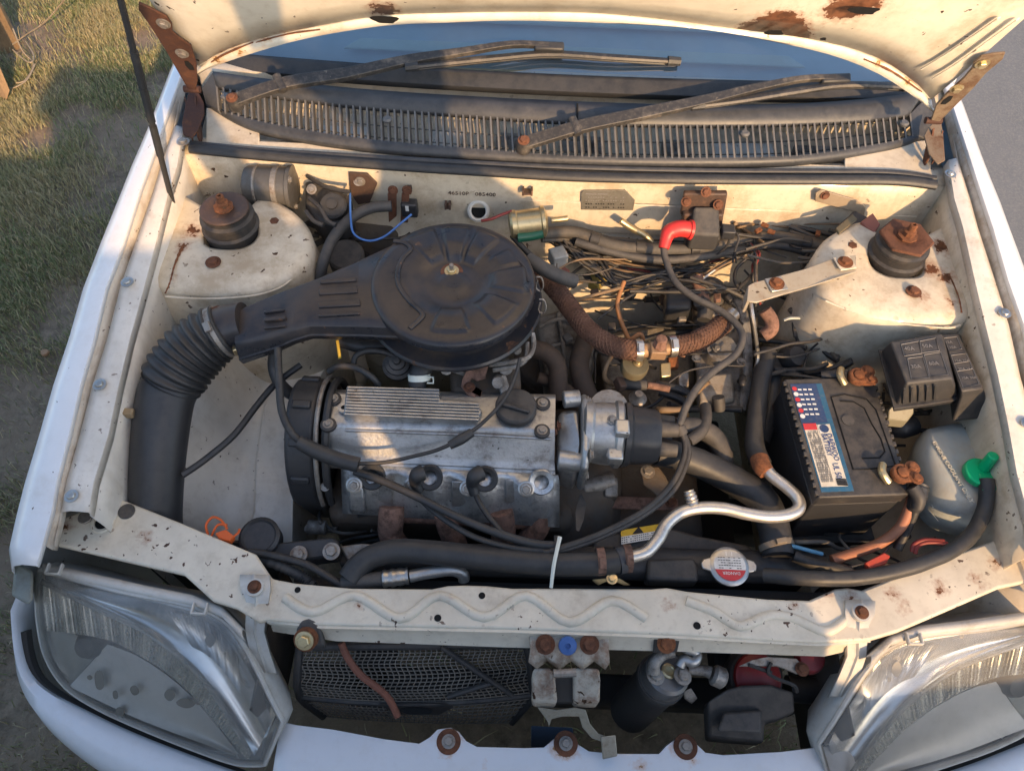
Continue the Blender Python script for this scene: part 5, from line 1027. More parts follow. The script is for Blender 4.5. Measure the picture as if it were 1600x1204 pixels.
# ------------------------------------------------------------------ hoses, pipes and cables
def hose(name,label,cat,m,r,pts,group=None,**kw):
    g=G(); g.tube(q(*pts),r,seg=kw.pop('seg',16),n=kw.pop('n',7),**kw); return solo(name,g,m,label,cat,group,ang=80)
brh=thing('braided_coolant_hose','rust-brown braided hose with two clamps and brass valve','hose')
g=G(); g.tube(q((836,424,.80),(862,445,.80),(890,480,.80),(915,512,.80),(948,536,.80),(985,547,.80),(1000,547,.80)),[.0165]*7,seg=18,n=8,ribs=(.006,.03)); part('long_hose',g,braid,brh,ang=80)
g=G(); g.tube(q((1056,541,.80),(1080,536,.80),(1105,524,.80),(1130,505,.80)),[.0165]*4,seg=18,n=8,ribs=(.006,.03)); part('short_hose',g,braid,brh,ang=80)
def braidtube(pts,r,turn=.055,nh_=9):
    P,_=crom(q(*pts),[r]*len(pts),14); g=G(); fr=[]; nrm=None; L=0
    for i,p in enumerate(P):
        t=(P[min(i+1,len(P)-1)]-P[max(i-1,0)]).normalized()
        if nrm is None: nrm=t.cross(V((0,0,1)))
        nrm=(nrm-t*nrm.dot(t)).normalized(); L+=(p-P[i-1]).length if i else 0; fr.append((p,nrm.copy(),t.cross(nrm),L))
    for sg in (-1,1):
        for k in range(nh_):
            g.tube([p+(a*math.cos(x)+b*math.sin(x))*(r+.0006) for p,a,b,l in fr for x in [sg*2*math.pi*l/turn+k*2*math.pi/nh_]],.0010,seg=4,n=1,smooth=False,flat=.6)
    return g
part('braid',braidtube([(836,424,.80),(862,445,.80),(890,480,.80),(915,512,.80),(948,536,.80),(985,547,.80),(1000,547,.80)],.0168),braid,brh,kind='stuff')
part('braid',braidtube([(1056,541,.80),(1080,536,.80),(1105,524,.80),(1130,505,.80)],.0168),braid,brh,kind='stuff')
g=G(); g.tube(q((1000,547,.80),(1020,547,.80),(1042,544,.80),(1056,541,.80)),[.013,.012,.012,.0135],seg=16); g.box(Z(1028,548,.808),(.026,.024,.02)); part('valve_body',g,M('brass_fitting',(.34,.22,.13),.6,.3,dirt=.4,dcol=(.16,.09,.05),dsc=40),brh,bev=.002)
p=Z(1030,542,.815); g=G(); g.lathe([(.011,0),(.012,.008),(.010,.012),(.010,.022),(.008,.024),(0,.024)],p,(0,0,1),8); part('valve_cap',g,exh,brh)
for u,v,u2,v2 in ((998,547,1010,547),(1050,541,1062,540),(1132,503,1142,493)): clampband(brh,Z(u,v,.80),Z(u2,v2,.80)-Z(u,v,.80),.0175,steel,.012)
g=G(); g.tube(q((1132,503,.80),(1146,490,.80)),[.014,.013],seg=16,smooth=False); part('pipe_end',g,steel,brh)
p=Z(993,568,.775); g=G(); g.lathe([(0,.0),(.022,0),(.024,-.004),(.024,-.018),(.012,-.022),(.010,-.04)],p,(0,-.1,1),28); o=solo('vacuum_switch',g,M('olive_zinc',(.16,.15,.10),.5,.4,dirt=.4,dsc=40),'round olive vacuum switch under the braided hose','switch'); screw(o,Z(997,567,.776),zinc,.9)
hose('rubber_t_piece','short grey hose with T connector below the vacuum switch','hose',rubg,.011,[(965,600,.72),(985,600,.72),(1010,602,.72)]); hose('copper_end','thin copper pipe end leaving the T connector','pipe',exh,.007,[(1010,602,.72),(1025,604,.715),(1045,608,.71)])
hose('tan_vacuum_hose','tan looped vacuum hose beside the braided hose','hose',orw,.0042,[(975,440,.79),(965,470,.78),(968,495,.77),(978,520,.765),(985,530,.78),(1000,522,.79),(1005,532,.78)],seg=8); hose('tan_vacuum_hose','tan vacuum hose running down to the T connector','hose',tan,.0042,[(962,545,.77),(948,570,.76),(945,590,.74),(958,600,.725),(966,600,.72)],seg=8)
hose('breather_hose','black breather hose arching round the back of the air cleaner','hose',rubg,.010,[(612,322,.85),(580,325,.85),(550,340,.85),(522,370,.845),(505,410,.83),(500,440,.80)])
hose('breather_hose','grey hose leaving the side of the air cleaner','hose',rubg,.0125,[(826,405,.86),(850,420,.86),(875,432,.85),(898,440,.835)])
hose('heater_hose','brown dusty heater hose curving down beside the air cleaner','hose',M('dusty_brown_hose',(.075,.055,.043),.75,dirt=.4,dcol=(.14,.095,.065),dsc=30,bump=.15),.017,[(835,545,.74),(855,552,.74),(870,570,.73),(872,600,.715),(872,625,.70)])
hose('heater_hose','thick dusty hose standing behind the distributor','hose',MATS['dusty_brown_hose'],.018,[(925,510,.72),(912,540,.715),(905,570,.71),(912,600,.70),(925,630,.69)])
hose('dusty_hose','dusty hose passing behind the oil cap','hose',MATS['dusty_brown_hose'],.011,[(840,590,.71),(870,600,.70),(895,615,.69),(920,640,.68)])
hose('radiator_hose','thick ribbed black radiator hose below the distributor cap','hose',rub,[.023,.0235,.024,.025,.026,.0255,.025],[(1025,705,.745),(1060,712,.735),(1100,727,.72),(1150,752,.705),(1190,780,.70),(1208,820,.695),(1216,868,.69)],ribs=(.006,.012))
rh=clampband(None,Z(1213,852,.692),V((0.02,-.09,-.01)),.0262,M('dusty_clamp',(.22,.19,.15),.6,.3,dirt=.4),.010); rh['label']='pale band clamp near the end of the radiator hose'; rh['category']='hose clamp'; ROOTS.append(rh)
hose('bypass_hose','black hose looping behind the distributor cap','hose',rubg,.0175,[(1055,668,.73),(1085,668,.725),(1112,680,.715),(1128,705,.70),(1130,735,.685)])
hose('bypass_hose','thin hose rising from the gearbox beside the spark leads','hose',rubg,.010,[(1075,690,.74),(1095,675,.735),(1103,655,.73),(1102,635,.72)])
hose('heater_hose','long black heater hose hanging beside the battery','hose',rub,.0165,[(1200,550,.74),(1190,590,.735),(1185,630,.73),(1180,670,.725),(1180,700,.725),(1190,725,.73)])
hose('heater_hose','second black hose standing behind the battery corner','hose',rub,.0185,[(1210,560,.70),(1205,600,.70),(1198,650,.69),(1185,690,.68)])
hose('elbow_hose','rusty elbow hose beside the stay bar leg','hose',exh,.012,[(1195,485,.80),(1205,500,.79),(1205,515,.78),(1192,525,.77)])
pp=thing('aluminium_pipe','bent bare aluminium air conditioning pipe above the radiator','pipe')
g=G(); g.tube(q((1196,728,.745),(1205,742,.745),(1228,760,.745),(1246,778,.745),(1248,794,.745),(1232,804,.745),(1200,807,.745),(1165,802,.745),(1130,794,.745),(1095,793,.745),(1065,800,.745),(1042,818,.742),(1028,842,.738),(1010,862,.735),(985,870,.735)),.0098,seg=18,n=7); part('pipe',g,M('bare_aluminium',(.58,.56,.52),.4,.85,dirt=.3,dcol=(.30,.24,.18),dsc=25,bump=.06),pp,ang=80)
g=G(); g.tube(q((1186,715,.742),(1190,728,.744),(1198,738,.745)),[.0145,.015,.013],seg=18); part('rusty_ferrule',g,rusto,pp)
g=G(); g.tube(q((1084,790,.75),(1080,778,.755),(1076,766,.76)),[.0085,.0095,.008],seg=14,ribs=(.006,.1)); part('service_port',g,alu,pp)
ah=hose('air_conditioning_hose','thick black air conditioning hose lying across the radiator','hose',rub,.0185,[(545,905,.70),(560,885,.705),(585,868,.71),(625,860,.715),(690,864,.72),(770,873,.725),(860,880,.73),(930,880,.735),(965,876,.735)])
for u,v in ((938,877),(980,872)): c=clampband(ah,Z(u,v,.735),V((1,.08,0)),.0195,exh,.012)
g=G(); g.tube(q((965,876,.735),(982,872,.735)),[.020,.020],seg=18,smooth=False); part('crimp_sleeve',g,M('blue_grey_rubber',(.05,.055,.065),.5,dirt=.2),ah)
g=G(); o=thing('air_conditioning_pipe','short silver pipe and crimped hose end behind the support bar','pipe')
g.tube(q((640,900,.70),(670,894,.70),(705,890,.70),(722,896,.69),(725,905,.68)),.0095,seg=14); part('pipe',g,alu,o)
g=G(); g.tube(q((598,904,.70),(616,902,.70),(638,899,.70)),[.0125,.0135,.0125],seg=16,ribs=(.012,.06)); part('ferrule',g,steel,o)
g=G(); g.tube(q((535,912,.695),(565,908,.698),(598,904,.70)),.012,seg=14); part('hose_end',g,rubg,o)
hose('overflow_hose','long black overflow hose from the green cap along the support','hose',rub,.0115,[(1541,748,.772),(1542,768,.765),(1537,800,.75),(1520,832,.745),(1490,858,.745),(1440,880,.745),(1390,894,.74),(1330,903,.735),(1260,903,.73),(1195,898,.70)],ribs=(.05,.02))
# ignition leads
il=thing('ignition_leads','bundle of black spark plug leads looping from the distributor','ignition leads')
for P,r in (([(1062,672,.79),(1070,690,.78),(1068,715,.77),(1050,755,.765),(1010,795,.76),(950,828,.755),(900,848,.75),(860,860,.745)],.0048),
            ([(1068,678,.785),(1076,700,.775),(1072,725,.765),(1050,768,.76),(1000,808,.755),(940,838,.75),(890,856,.745),(850,862,.742)],.0048),
            ([(650,766,.735),(664,786,.735),(700,815,.735),(745,840,.735),(800,855,.738),(850,860,.742)],.0048),
            ([(742,770,.738),(752,790,.738),(770,815,.738),(795,840,.738),(845,858,.742)],.0045),
            ([(554,736,.755),(600,752,.755),(650,775,.752),(710,805,.75),(770,830,.745),(830,848,.745),(870,852,.745)],.0065)):
    g=G(); g.tube(q(*P),r,seg=10,n=8); part('lead',g,rub if r>.006 else wire,il,ang=80)
g=G(); g.tube(q((1060,668,.79),(1066,680,.785)),[.012,.010],seg=12,smooth=False); part('lead_boot',g,rubg,il)
g=G(); g.tube(q((866,850,.745),(874,850,.745)),[.014,.014],seg=14,smooth=False,flat=.7); part('tape_wrap',g,wire,il)
g=G(); g.prism(q((908,770,.70),(916,785,.705),(912,812,.72),(905,830,.735),(900,828,.735),(899,800,.72),(903,780,.70)),.002); solo('rubber_tag',g,rubg,'grey rubber strap standing up from the spark leads','strap',bev=.0008)
g=G(); g.tube(q((875,838,.755),(870,860,.757),(865,885,.752),(861,918,.735)),[.0032,.0028,.0028,.0024],seg=4,flat=.4); solo('cable_tie',g,tie,'pale cable tie hanging over the black hose','cable tie')
cv=thing('throttle_cable','black cable crossing the valve cover with a fat sleeve','cable')
g=G(); g.tube(q((434,545,.86),(436,590,.85),(440,640,.83),(455,675,.815),(480,698,.80)),.006,seg=10,n=7); part('cable',g,wire,cv,ang=80)
g=G(); g.tube(q((466,690,.81),(495,705,.80),(530,718,.79),(560,726,.785)),[.0105,.012,.012,.012],seg=14,n=7); part('sleeve',g,rub,cv,ang=80)
g=G(); g.tube(q((560,724,.785),(600,722,.785),(640,714,.79),(690,700,.80),(735,675,.81),(765,650,.82),(790,620,.83),(806,585,.84),(812,560,.85)),.0032,seg=8,n=7); part('inner_cable',g,wire,cv,ang=80)
g=G(); g.tube(q((702,696,.803),(720,686,.807),(738,675,.811)),[.0065,.0085,.007],seg=12); part('adjuster',g,rub,cv)
# large cables at the left
hose('bonnet_cable','black bonnet release cable crossing the white wheelhouse','cable',rub,.0055,[(470,570,.76),(430,600,.755),(400,635,.75),(365,680,.745),(320,718,.74),(285,742,.74)],seg=10)
hose('harness_loop','black hose loop under the snorkel beside the timing cover','hose',rub,.0105,[(432,540,.82),(428,570,.79),(435,595,.77),(450,612,.75),(470,622,.73)],seg=12)
hose('black_tube','glossy black tube under the air cleaner snorkel','hose',blk,.012,[(530,530,.80),(560,540,.80),(590,542,.80),(612,536,.80)]); hose('black_tube','black vacuum tube feeding the round grey valve','hose',wire,.005,[(552,572,.80),(556,556,.81),(575,548,.815),(600,550,.815),(618,557,.81)],seg=10); hose('black_tube','black tube arching over the timing cover','hose',rub,.0055,[(514,580,.80),(530,572,.815),(555,574,.82),(580,588,.815),(592,602,.80)],seg=10)
hose('yellow_dipstick','thin yellow dipstick handle wire under the snorkel','dipstick',yelw,.0028,[(527,532,.82),(529,545,.815),(531,560,.81)],seg=8)
# grey vacuum valve, breather neck with clip, hook on the valve cover
p=Z(622,570,.80); g=G(); g.lathe([(.024,-.012),(.026,-.004),(.026,0),(.021,.003),(.020,.007),(.014,.009),(.013,.013),(.006,.014),(.005,.02),(0,.02)],p,(0,-.25,1),32); solo('vacuum_valve',g,rubg,'round grey vacuum valve in front of the air cleaner','valve')
o=thing('breather_neck','black crankcase breather elbow with white spring clip','hose'); g=G(); g.tube(q((668,560,.82),(660,575,.82),(654,590,.815),(652,604,.805)),[.016,.0165,.0155,.014],seg=16); part('elbow',g,rub,o)
g=G(); p=Z(655,589,.817); g.lathe([(.0165,-.005),(.018,-.005),(.018,.005),(.0165,.005)],p,(.05,-.5,-.5),24); g.tube([p+V((.014,-.006,.01)),p+V((.024,-.006,.01)),p+V((.024,-.012,.002)),p+V((.014,-.012,.002))],.0015,seg=6,smooth=False); part('spring_clip',g,tie,o)
g=G(); g.prism(q((735,565,.83),(765,560,.83),(758,590,.815),(745,594,.812),(737,590,.812),(732,600,.808),(738,612,.805),(750,618,.803),(752,610,.805),(745,606,.806),(743,620,.802),(730,616,.802),(720,602,.806),(722,592,.812)),.004); o=solo('engine_lifting_hook',g,exh,'rusty lifting hook behind the valve cover','hook',bev=.001); bolt(o,Z(733,605,.808),rust,.9)
# carburettor bits below the lid
cbz=thing('carburettor','grimy alloy carburettor under the air cleaner','carburettor')
g=G(); g.prism(q((700,560,.80),(812,556,.80),(815,608,.79),(770,618,.79),(705,612,.79)),.10); part('body',g,grime,cbz,bev=.01)
for u,v,r in ((697,577,.010),(790,575,.012),(778,598,.010),(808,548,.007)): 
    p=Z(u,v,.815); g=G(); g.cyl(p+V((0,.02,-.02)),p,r,seg=14); part('boss',g,alug,cbz,bev=.001)
g=G(); g.prism(q((775,588,.815),(790,584,.815),(800,615,.80),(785,620,.80)),.012); part('lever',g,alug,cbz,bev=.002)
for P in ([(765,570,.82),(800,565,.83),(825,558,.835),(834,540,.84),(832,520,.85)],[(770,578,.815),(805,572,.82),(822,560,.83),(824,535,.84)],[(700,575,.81),(730,585,.81),(752,590,.81)]):
    g=G(); g.tube(q(*P),.0042,seg=8); part('fuel_pipe',g,alug,cbz)
# silhouettes beneath: alternator, starter, gearbox top
g=G(); g.lathe([(.05,-.06),(.062,-.05),(.062,.05),(.05,.06)],Z(580,365,.70),(1,.1,0),28); solo('alternator',g,grime,'dark grimy alternator behind the air cleaner','alternator',bev=.003)
p=Z(540,398,.79); g=G(); g.lathe([(0,.004),(.03,.004),(.034,0),(.034,-.03)],p,(0,-.2,1),32); solo('dust_cover',g,rubg,'round grey dust cover beside the black snorkel','cover')
g=G(); g.prism(q((835,492,.70),(880,480,.70),(925,500,.69),(935,545,.68),(915,590,.67),(855,600,.67)),.08); gc2=thing('gearbox_case','dusty grey gearbox case with cast ribs below the braided hose','gearbox'); part('case',g,M('dusty_gearcase',(.26,.235,.20),.7,.3,dirt=.55,dcol=(.07,.055,.042),dsc=18,bump=.4,bsc=80),gc2,bev=.012,seg=3)
for P in ([(842,510,.702),(880,498,.702),(922,515,.697)],[(850,545,.69),(890,535,.69),(925,545,.687)],[(872,490,.702),(880,540,.692),(885,590,.675)],[(905,498,.70),(908,540,.69),(900,590,.675)]): g=G(); g.tube(q(*P),.004,seg=8,n=4); part('cast_rib',g,MATS['dusty_gearcase'],gc2)
g=G(); g.prism(q((935,520,.64),(1040,500,.64),(1085,520,.64),(1090,600,.62),(1060,640,.60),(950,650,.60)),.1); part('lower_case',g,MATS['dusty_gearcase'],gc2,bev=.015)
for i,(u,v) in enumerate(((1040,575),(1052,560),(1068,590))):
    g=G(); g.prism(q((u-8,v-8,.70),(u+8,v-10,.70),(u+9,v+12,.69),(u-7,v+14,.69)),.012); part('cable_clip',g,[zinc,rusto,steeld][i],gc2,bev=.002)
for P in ([(1030,612,.68),(1060,622,.68),(1082,640,.67)],[(1025,600,.69),(1060,608,.69),(1085,620,.68)]): g=G(); g.tube(q(*P),.008,seg=10); part('control_cable',g,rub,gc2)
gb=thing('gear_selector_housing','grimy alloy gear selector housing with long curved rib','gearbox cover')
g=G(); g.loft([[Z(u,v,z) for u,v in ((1080,470),(1150,475),(1168,560),(1160,640),(1095,645),(1085,560))] for z in (.69,.60,.45)],True,True); part('housing',g,alug,gb,bev=.012,seg=3)
g=G(); g.tube(q((1148,462,.74),(1162,490,.735),(1168,540,.72),(1168,590,.70),(1158,640,.68)),.009,seg=10,flat=.5); part('rib',g,alug,gb)
p=Z(1128,545,.72); g=G(); g.lathe([(0,.002),(.028,.002),(.03,-.004),(.03,-.03)],p,(0,-.2,1),28); part('cover_disc',g,alug,gb)
g=G(); g.prism(q((1090,585,.71),(1145,580,.71),(1150,625,.70),(1095,632,.70)),.03); part('block',g,M('tan_casting',(.38,.33,.26),.6,.4,dirt=.4,dcol=(.16,.11,.075),dsc=30,bump=.25,bsc=150),gb,bev=.006)
g=G(); g.cyl(Z(1122,620,.72),Z(1124,640,.70),.011,seg=14); part('plug',g,rubg,gb); 
for u,v in ((1113,492),(1120,545),(1088,560),(1158,565)): bolt(gb,Z(u,v,.725),steeld,.8)
g=G(); g.prism(q((1042,447,.76),(1082,447,.76),(1082,480,.75),(1042,482,.75)),.04); solo('black_relay_box',g,blk,'square black relay box behind the braided hose','relay',bev=.006)
p=Z(1112,455,.74); g=G(); g.lathe([(0,.012),(.010,.012),(.012,.006),(.028,.004),(.032,0),(.032,-.03),(.02,-.06)],p,(.1,-.25,1),28); solo('grease_cap',g,rubg,'round grey cap beside the square relay box','cap')
hose('rusty_pipe','rusty brown pipe standing between relay box and grey cap','pipe',exh,[.011,.012,.012,.014],[(1088,430,.78),(1092,445,.77),(1098,465,.76),(1102,480,.75)])
g=G(); g.tube(q((1092,470,.765),(1102,480,.75),(1100,500,.74)),[.012,.015,.013],seg=14); solo('pipe_union',g,rubg,'grey rubber pipe union under the rusty pipe','fitting')
for (u,v,r,z,lb_) in ((860,565,.07,.62,'flat dusty casting face behind the heater hose'),(980,640,.05,.60,'dark round casting behind the distributor')):
    g=G(); g.lathe([(r,-.1),(r*1.02,0),(r*.9,.012),(r*.3,.016),(0,.016)],Z(u,v,z),(.1,-.2,1),28); solo('gearbox_casting',g,grime,lb_,'casting',bev=.004)
p=Z(997,620,.73); g=G(); g.lathe([(.013,-.05),(.013,-.006),(.016,-.004),(.012,0),(.008,.006),(.007,.011),(0,.011)],p,(0,0,1),18); solo('mount_bolt',g,steeld,'tall steel bolt with washer behind the distributor','bolt')
# green-yellow cube connector and pale clutter on the lit wall
g=G(); g.prism(q((922,425,.74),(940,418,.74),(950,432,.73),(935,446,.73),(920,440,.73)),.02); solo('yellow_connector',g,M('olive_yellow',(.35,.28,.08),.6,dirt=.4,dsc=40),'dirty yellow connector on the lit bulkhead','connector',bev=.002)
g=G(); g.box(Z(872,402,.78),(.03,.03,.03),Matrix.Rotation(.4,3,'Z')); solo('white_connector',g,M('grey_white_plastic',(.32,.33,.32),.5,dirt=.3),'pale grey connector block right of the air cleaner','connector',bev=.003)
g=G(); g.box(Z(878,428,.76),(.024,.02,.02),Matrix.Rotation(.8,3,'Z')); solo('brown_connector',g,M('red_brown_plastic',(.16,.06,.05),.5,dirt=.3),'reddish brown connector right of the air cleaner','connector',bev=.003)
hose('yellow_bracket_pipe','short brass-yellow pipe below the data plate','pipe',zinc,.0065,[(970,345,.82),(985,355,.81),(1008,368,.80),(1018,378,.79)],seg=10)
# ------------------------------------------------------------------ wiring on the bulkhead
hn=thing('wiring_harness','tangled dusty wiring harness strung along the lit bulkhead','wiring')
def strand(pts,r,m,jit=6,zj=.008):
    P=[Z(u+random.uniform(-jit,jit)*.5,v+random.uniform(-jit,jit),z+random.uniform(-zj,zj)) for u,v,z in pts]; g=G(); g.tube(P,r,seg=6,n=6); part('wire',g,m,hn,ang=80)
mainp=[(850,368,.80),(900,366,.795),(960,384,.79),(1030,392,.785),(1100,388,.785),(1160,376,.785),(1215,372,.785),(1280,385,.79),(1335,388,.80)]
for k in range(9): strand(mainp,random.choice([.0035,.0045,.006]),random.choice([wireg,wire,wireg]),9)
strand([(u,v-1,z+.014) for u,v,z in mainp],.0115,wireg,2,.002); strand([(u,v+13,z+.006) for u,v,z in mainp[1:]],.0085,rubg,2,.002)
for t_ in (930,1000,1085,1180,1260):
    i=max(k for k in range(len(mainp)) if mainp[k][0]<=t_); f=(t_-mainp[i][0])/(mainp[i+1][0]-mainp[i][0]); p=[mainp[i][k]*(1-f)+mainp[i+1][k]*f for k in range(3)]; c=Z(p[0],p[1]-1,p[2]+.014); d=Z(*mainp[i+1])-Z(*mainp[i]); g=G(); g.lathe([(.0115,-.009),(.0128,-.008),(.0128,.008),(.0115,.009)],c,d,14); part('tape_wrap',g,wire,hn)
strand(mainp,.010,wireg,3); strand([(p[0],p[1]+8,p[2]-.012) for p in mainp[2:]],.009,wireg,3)
low=[(862,385,.77),(905,395,.765),(950,410,.76),(1000,424,.755),(1060,428,.755),(1110,418,.76),(1150,400,.765),(1185,385,.77)]
for k in range(16): strand(low[random.randint(0,2):8-random.randint(0,2)],random.choice([.0018,.0024,.003]),random.choice([wire,wireg,wire,wireg,tan,wire,wireg,redw]),11)
for k in range(11): strand([(880,372,.79),(905,392,.78),(935,415,.77),(965,438,.765),(1010,432,.765),(1055,425,.76)],random.choice([.002,.003]),random.choice([wire,wireg,wire]),13)
for k in range(6): strand([(1170,378,.80),(1185,395,.79),(1178,425,.78),(1182,450,.77),(1192,470,.76)],.0022,random.choice([wire,wireg,redw]),9)
strand([(935,498,.76),(980,465,.775),(1030,440,.785),(1080,440,.785),(1120,455,.78)],.003,wire,1)
strand([(1165,405,.78),(1150,420,.78),(1148,440,.775),(1165,455,.77),(1180,460,.76),(1180,478,.75)],.0035,wire,2)
for k in range(4): strand([(1100,430,.77),(1130,410,.775),(1170,395,.78),(1200,375,.785),(1260,368,.79)],.0018,random.choice([redw,tan,inkw]),6)
for k in range(5): strand([(1280,385,.80),(1262,402,.79),(1250,430,.78),(1246,460,.76),(1240,500,.74),(1244,530,.73)],random.choice([.003,.004]),random.choice([wire,wireg]),7)
for k in range(6): strand([(1236,480,.75),(1250,500,.74),(1268,525,.735),(1290,545,.735),(1308,558,.74)],random.choice([.004,.006,.003]),random.choice([wire,wireg,wire]),7)
g=G(); g.tube(q((1225,500,.765),(1235,497,.77),(1252,497,.765)),.0028,seg=8,flat=.6); part('white_cable_tie',g,tie,hn)
for k in range(4): strand([(1210,580,.72),(1245,583,.72),(1290,582,.725),(1330,565,.76)],.005,wire,4)
for k in range(5): strand([(1235,355,.80),(1290,372,.80),(1330,382,.81),(1290,395,.80)],.004,wireg,7)
g=G(); g.lathe([(.02,0),(.024,.01),(.022,.03),(.018,.04)],Z(1225,565,.70),(.3,-.3,.9),16); part('harness_plug',g,blkd,hn)
def tangle(n,u0,u1,v0,v1,z0,z1,ms,rs,step=70):
    for _ in range(n):
        u,v,z=random.uniform(u0,u1),random.uniform(v0,v1),random.uniform(z0,z1); a=random.choice([0,3.14])+random.uniform(-.5,.5); P=[]
        for k in range(random.randint(4,6)):
            P.append((u,v,z)); a+=random.uniform(-.55,.55); u=min(u1,max(u0,u+math.cos(a)*step*random.uniform(.5,1))); v=min(v1,max(v0,v+math.sin(a)*step*.6*random.uniform(.5,1))); z=min(z1,max(z0,z+random.uniform(-.03,.03)))
        g=G(); g.tube(q(*P),random.choice(rs),seg=6,n=6); part('wire',g,random.choice(ms),hn,ang=80)
tangle(26,870,1180,375,470,.74,.80,[wire,wireg,wire,wireg,tan,wireg],[.0014,.002,.0026,.0034])
tangle(14,1150,1330,350,410,.78,.82,[wire,wireg,wireg,tan],[.0018,.0026,.0036],55)
tangle(18,930,1160,450,640,.66,.74,[wire,wireg,rub,wire,tan],[.002,.003,.0045,.006],60)
tangle(16,1180,1330,440,600,.68,.78,[wire,wire,wireg],[.002,.003,.0045],45)
tangle(12,480,640,350,430,.70,.80,[wire,wireg,rub],[.003,.0045,.006],50)
tangle(10,1380,1560,600,700,.66,.72,[wire,wire,wireg],[.003,.0045],45)
tangle(10,1230,1420,835,900,.64,.70,[wire,wireg,wire],[.0025,.004],50)
tangle(10,500,620,760,860,.56,.66,[wire,rub,wireg],[.003,.0045],40)
for i in range(16):
    u,v=random.uniform(870,1180),random.uniform(400,620); zc=random.uniform(.69,.76); g=G(); g.box(Z(u,v,zc),(random.uniform(.010,.024),random.uniform(.008,.018),random.uniform(.008,.016)),Matrix.Rotation(random.random()*3,3,'Z')@Matrix.Rotation(random.uniform(-.4,.4),3,'X')); part('wire_clip',g,random.choice([blk,blkd,alug,rubg,brownp,exh,blkd]),hn,bev=.002)
rst=thing('rusty_terminals','small orange rusted terminals on the bulkhead harness','terminal')
for u,v in ((1195,352),(1205,362),(1278,365),(1185,360)): g=G(); g.box(Z(u,v,.815),(.014,.008,.006),Matrix.Rotation(random.random()*3,3,'Z')); part('terminal',g,rusto,rst,bev=.001)
hose('coil_lead','grey high tension lead sweeping from the red boot to the distributor','cable',rubg,.0062,[(1037,386,.838),(1040,405,.83),(1055,440,.825),(1085,465,.825),(1125,485,.825),(1152,508,.825),(1160,530,.825),(1148,555,.82),(1115,580,.82),(1090,605,.82),(1072,635,.81),(1062,664,.795)],seg=12)
hose('thin_blue_wire','thin blue wire looping above the air cleaner','wire',bluew,.002,[(547,302,.87),(548,340,.865),(553,365,.86),(575,376,.86),(600,370,.865),(625,350,.87),(643,335,.875)],seg=6)
hose('thin_red_wire','red wire entering the bulkhead grommet','wire',redw,.0028,[(752,345,.85),(768,342,.855),(785,335,.86),(800,330,.865)],seg=6)
hose('speedometer_cable','dark blue-black cable crossing behind the air cleaner','cable',wire,.0055,[(800,368,.83),(825,395,.82),(850,415,.81),(862,425,.80)],seg=8)
# battery cables at the front
ec=thing('earth_cable','copper coloured earth cable beside the battery with black partner','cable')
g=G(); g.tube(q((1428,768,.765),(1420,795,.74),(1405,825,.72),(1375,848,.70),(1340,862,.695),(1300,875,.69)),.0085,seg=12,n=8); part('cable',g,coppw,ec,ang=80)
g=G(); g.tube(q((1434,772,.765),(1428,800,.74),(1415,830,.71),(1402,858,.69)),.0075,seg=12); part('black_cable',g,wire,ec,ang=80)
g=G(); g.tube(q((1436,758,.775),(1434,775,.77),(1428,795,.75)),[.014,.0135,.011],seg=12,ribs=(.006,.05)); part('tape_wrap',g,blk,ec)
g=G(); g.prism(q((1352,878,.71),(1382,862,.71),(1392,868,.71),(1385,880,.705),(1360,888,.705)),.012); solo('red_connector',g,M('dull_red_plastic',(.36,.05,.035),.5,dirt=.2),'dull red wiring connector below the battery','connector',bev=.002)
hose('red_wire_loop','looped red wires behind the overflow hose','wire',redw,.0035,[(1425,862,.70),(1428,850,.705),(1445,843,.71),(1475,845,.71)],'red looped wires',seg=8); hose('red_wire_loop','looped red wires behind the overflow hose','wire',redw,.0035,[(1430,865,.70),(1434,853,.705),(1450,847,.71),(1480,849,.71)],'red looped wires',seg=8)
hose('taped_cable','black taped cable end with blue wire near the radiator cap','cable',wire,.009,[(1240,868,.70),(1270,880,.70),(1310,888,.70),(1330,895,.70)],seg=10); hose('light_blue_wire','light blue wire running to the taped cable','wire',M('light_blue',(.10,.27,.42),.5,bump=0),.0035,[(1236,852,.705),(1255,857,.705),(1285,865,.70)],seg=6)
# left front clutter: orange connector, horn bracket arm, cables
oc=thing('orange_connector','bright orange wiring connector behind the support wing','connector'); g=G(); g.prism(q((335,832,.72),(352,826,.72),(365,836,.72),(358,846,.715),(342,842,.715)),.014); part('connector',g,orange,oc,bev=.002)
for P in ([(325,835,.71),(322,820,.715),(332,808,.72),(345,812,.72),(355,826,.72)],[(330,838,.71),(340,820,.72),(355,820,.72)],[(362,840,.715),(372,832,.715),(374,826,.715)]): g=G(); g.tube(q(*P),.002,seg=6); part('wire',g,orange,oc)
ba=thing('black_arm_bracket','black pressed steel arm with two bolts behind the support wing','bracket'); g=G(); g.prism(q((390,842,.69),(440,846,.69),(520,838,.69),(530,845,.69),(528,868,.685),(470,875,.68),(440,872,.685),(420,868,.69),(385,850,.69)),.03); part('arm',g,blk,ba,bev=.004)
for u,v in ((467,866),(518,861)): bolt(ba,Z(u,v,.692),steeld,1.3,(0,-.2,1))
g=G(); g.prism(q((530,852,.67),(565,848,.67),(600,850,.665),(590,862,.66),(545,878,.66)),.02); solo('engine_stay',g,steeld,'grey steel stay plate between arm and manifold','bracket',bev=.003)
p=Z(405,838,.70); g=G(); g.lathe([(.030,-.03),(.032,0),(.027,.004),(.024,0)],p,(0,-.1,1),28); solo('round_housing',g,blk,'round black housing behind the orange connector','housing')
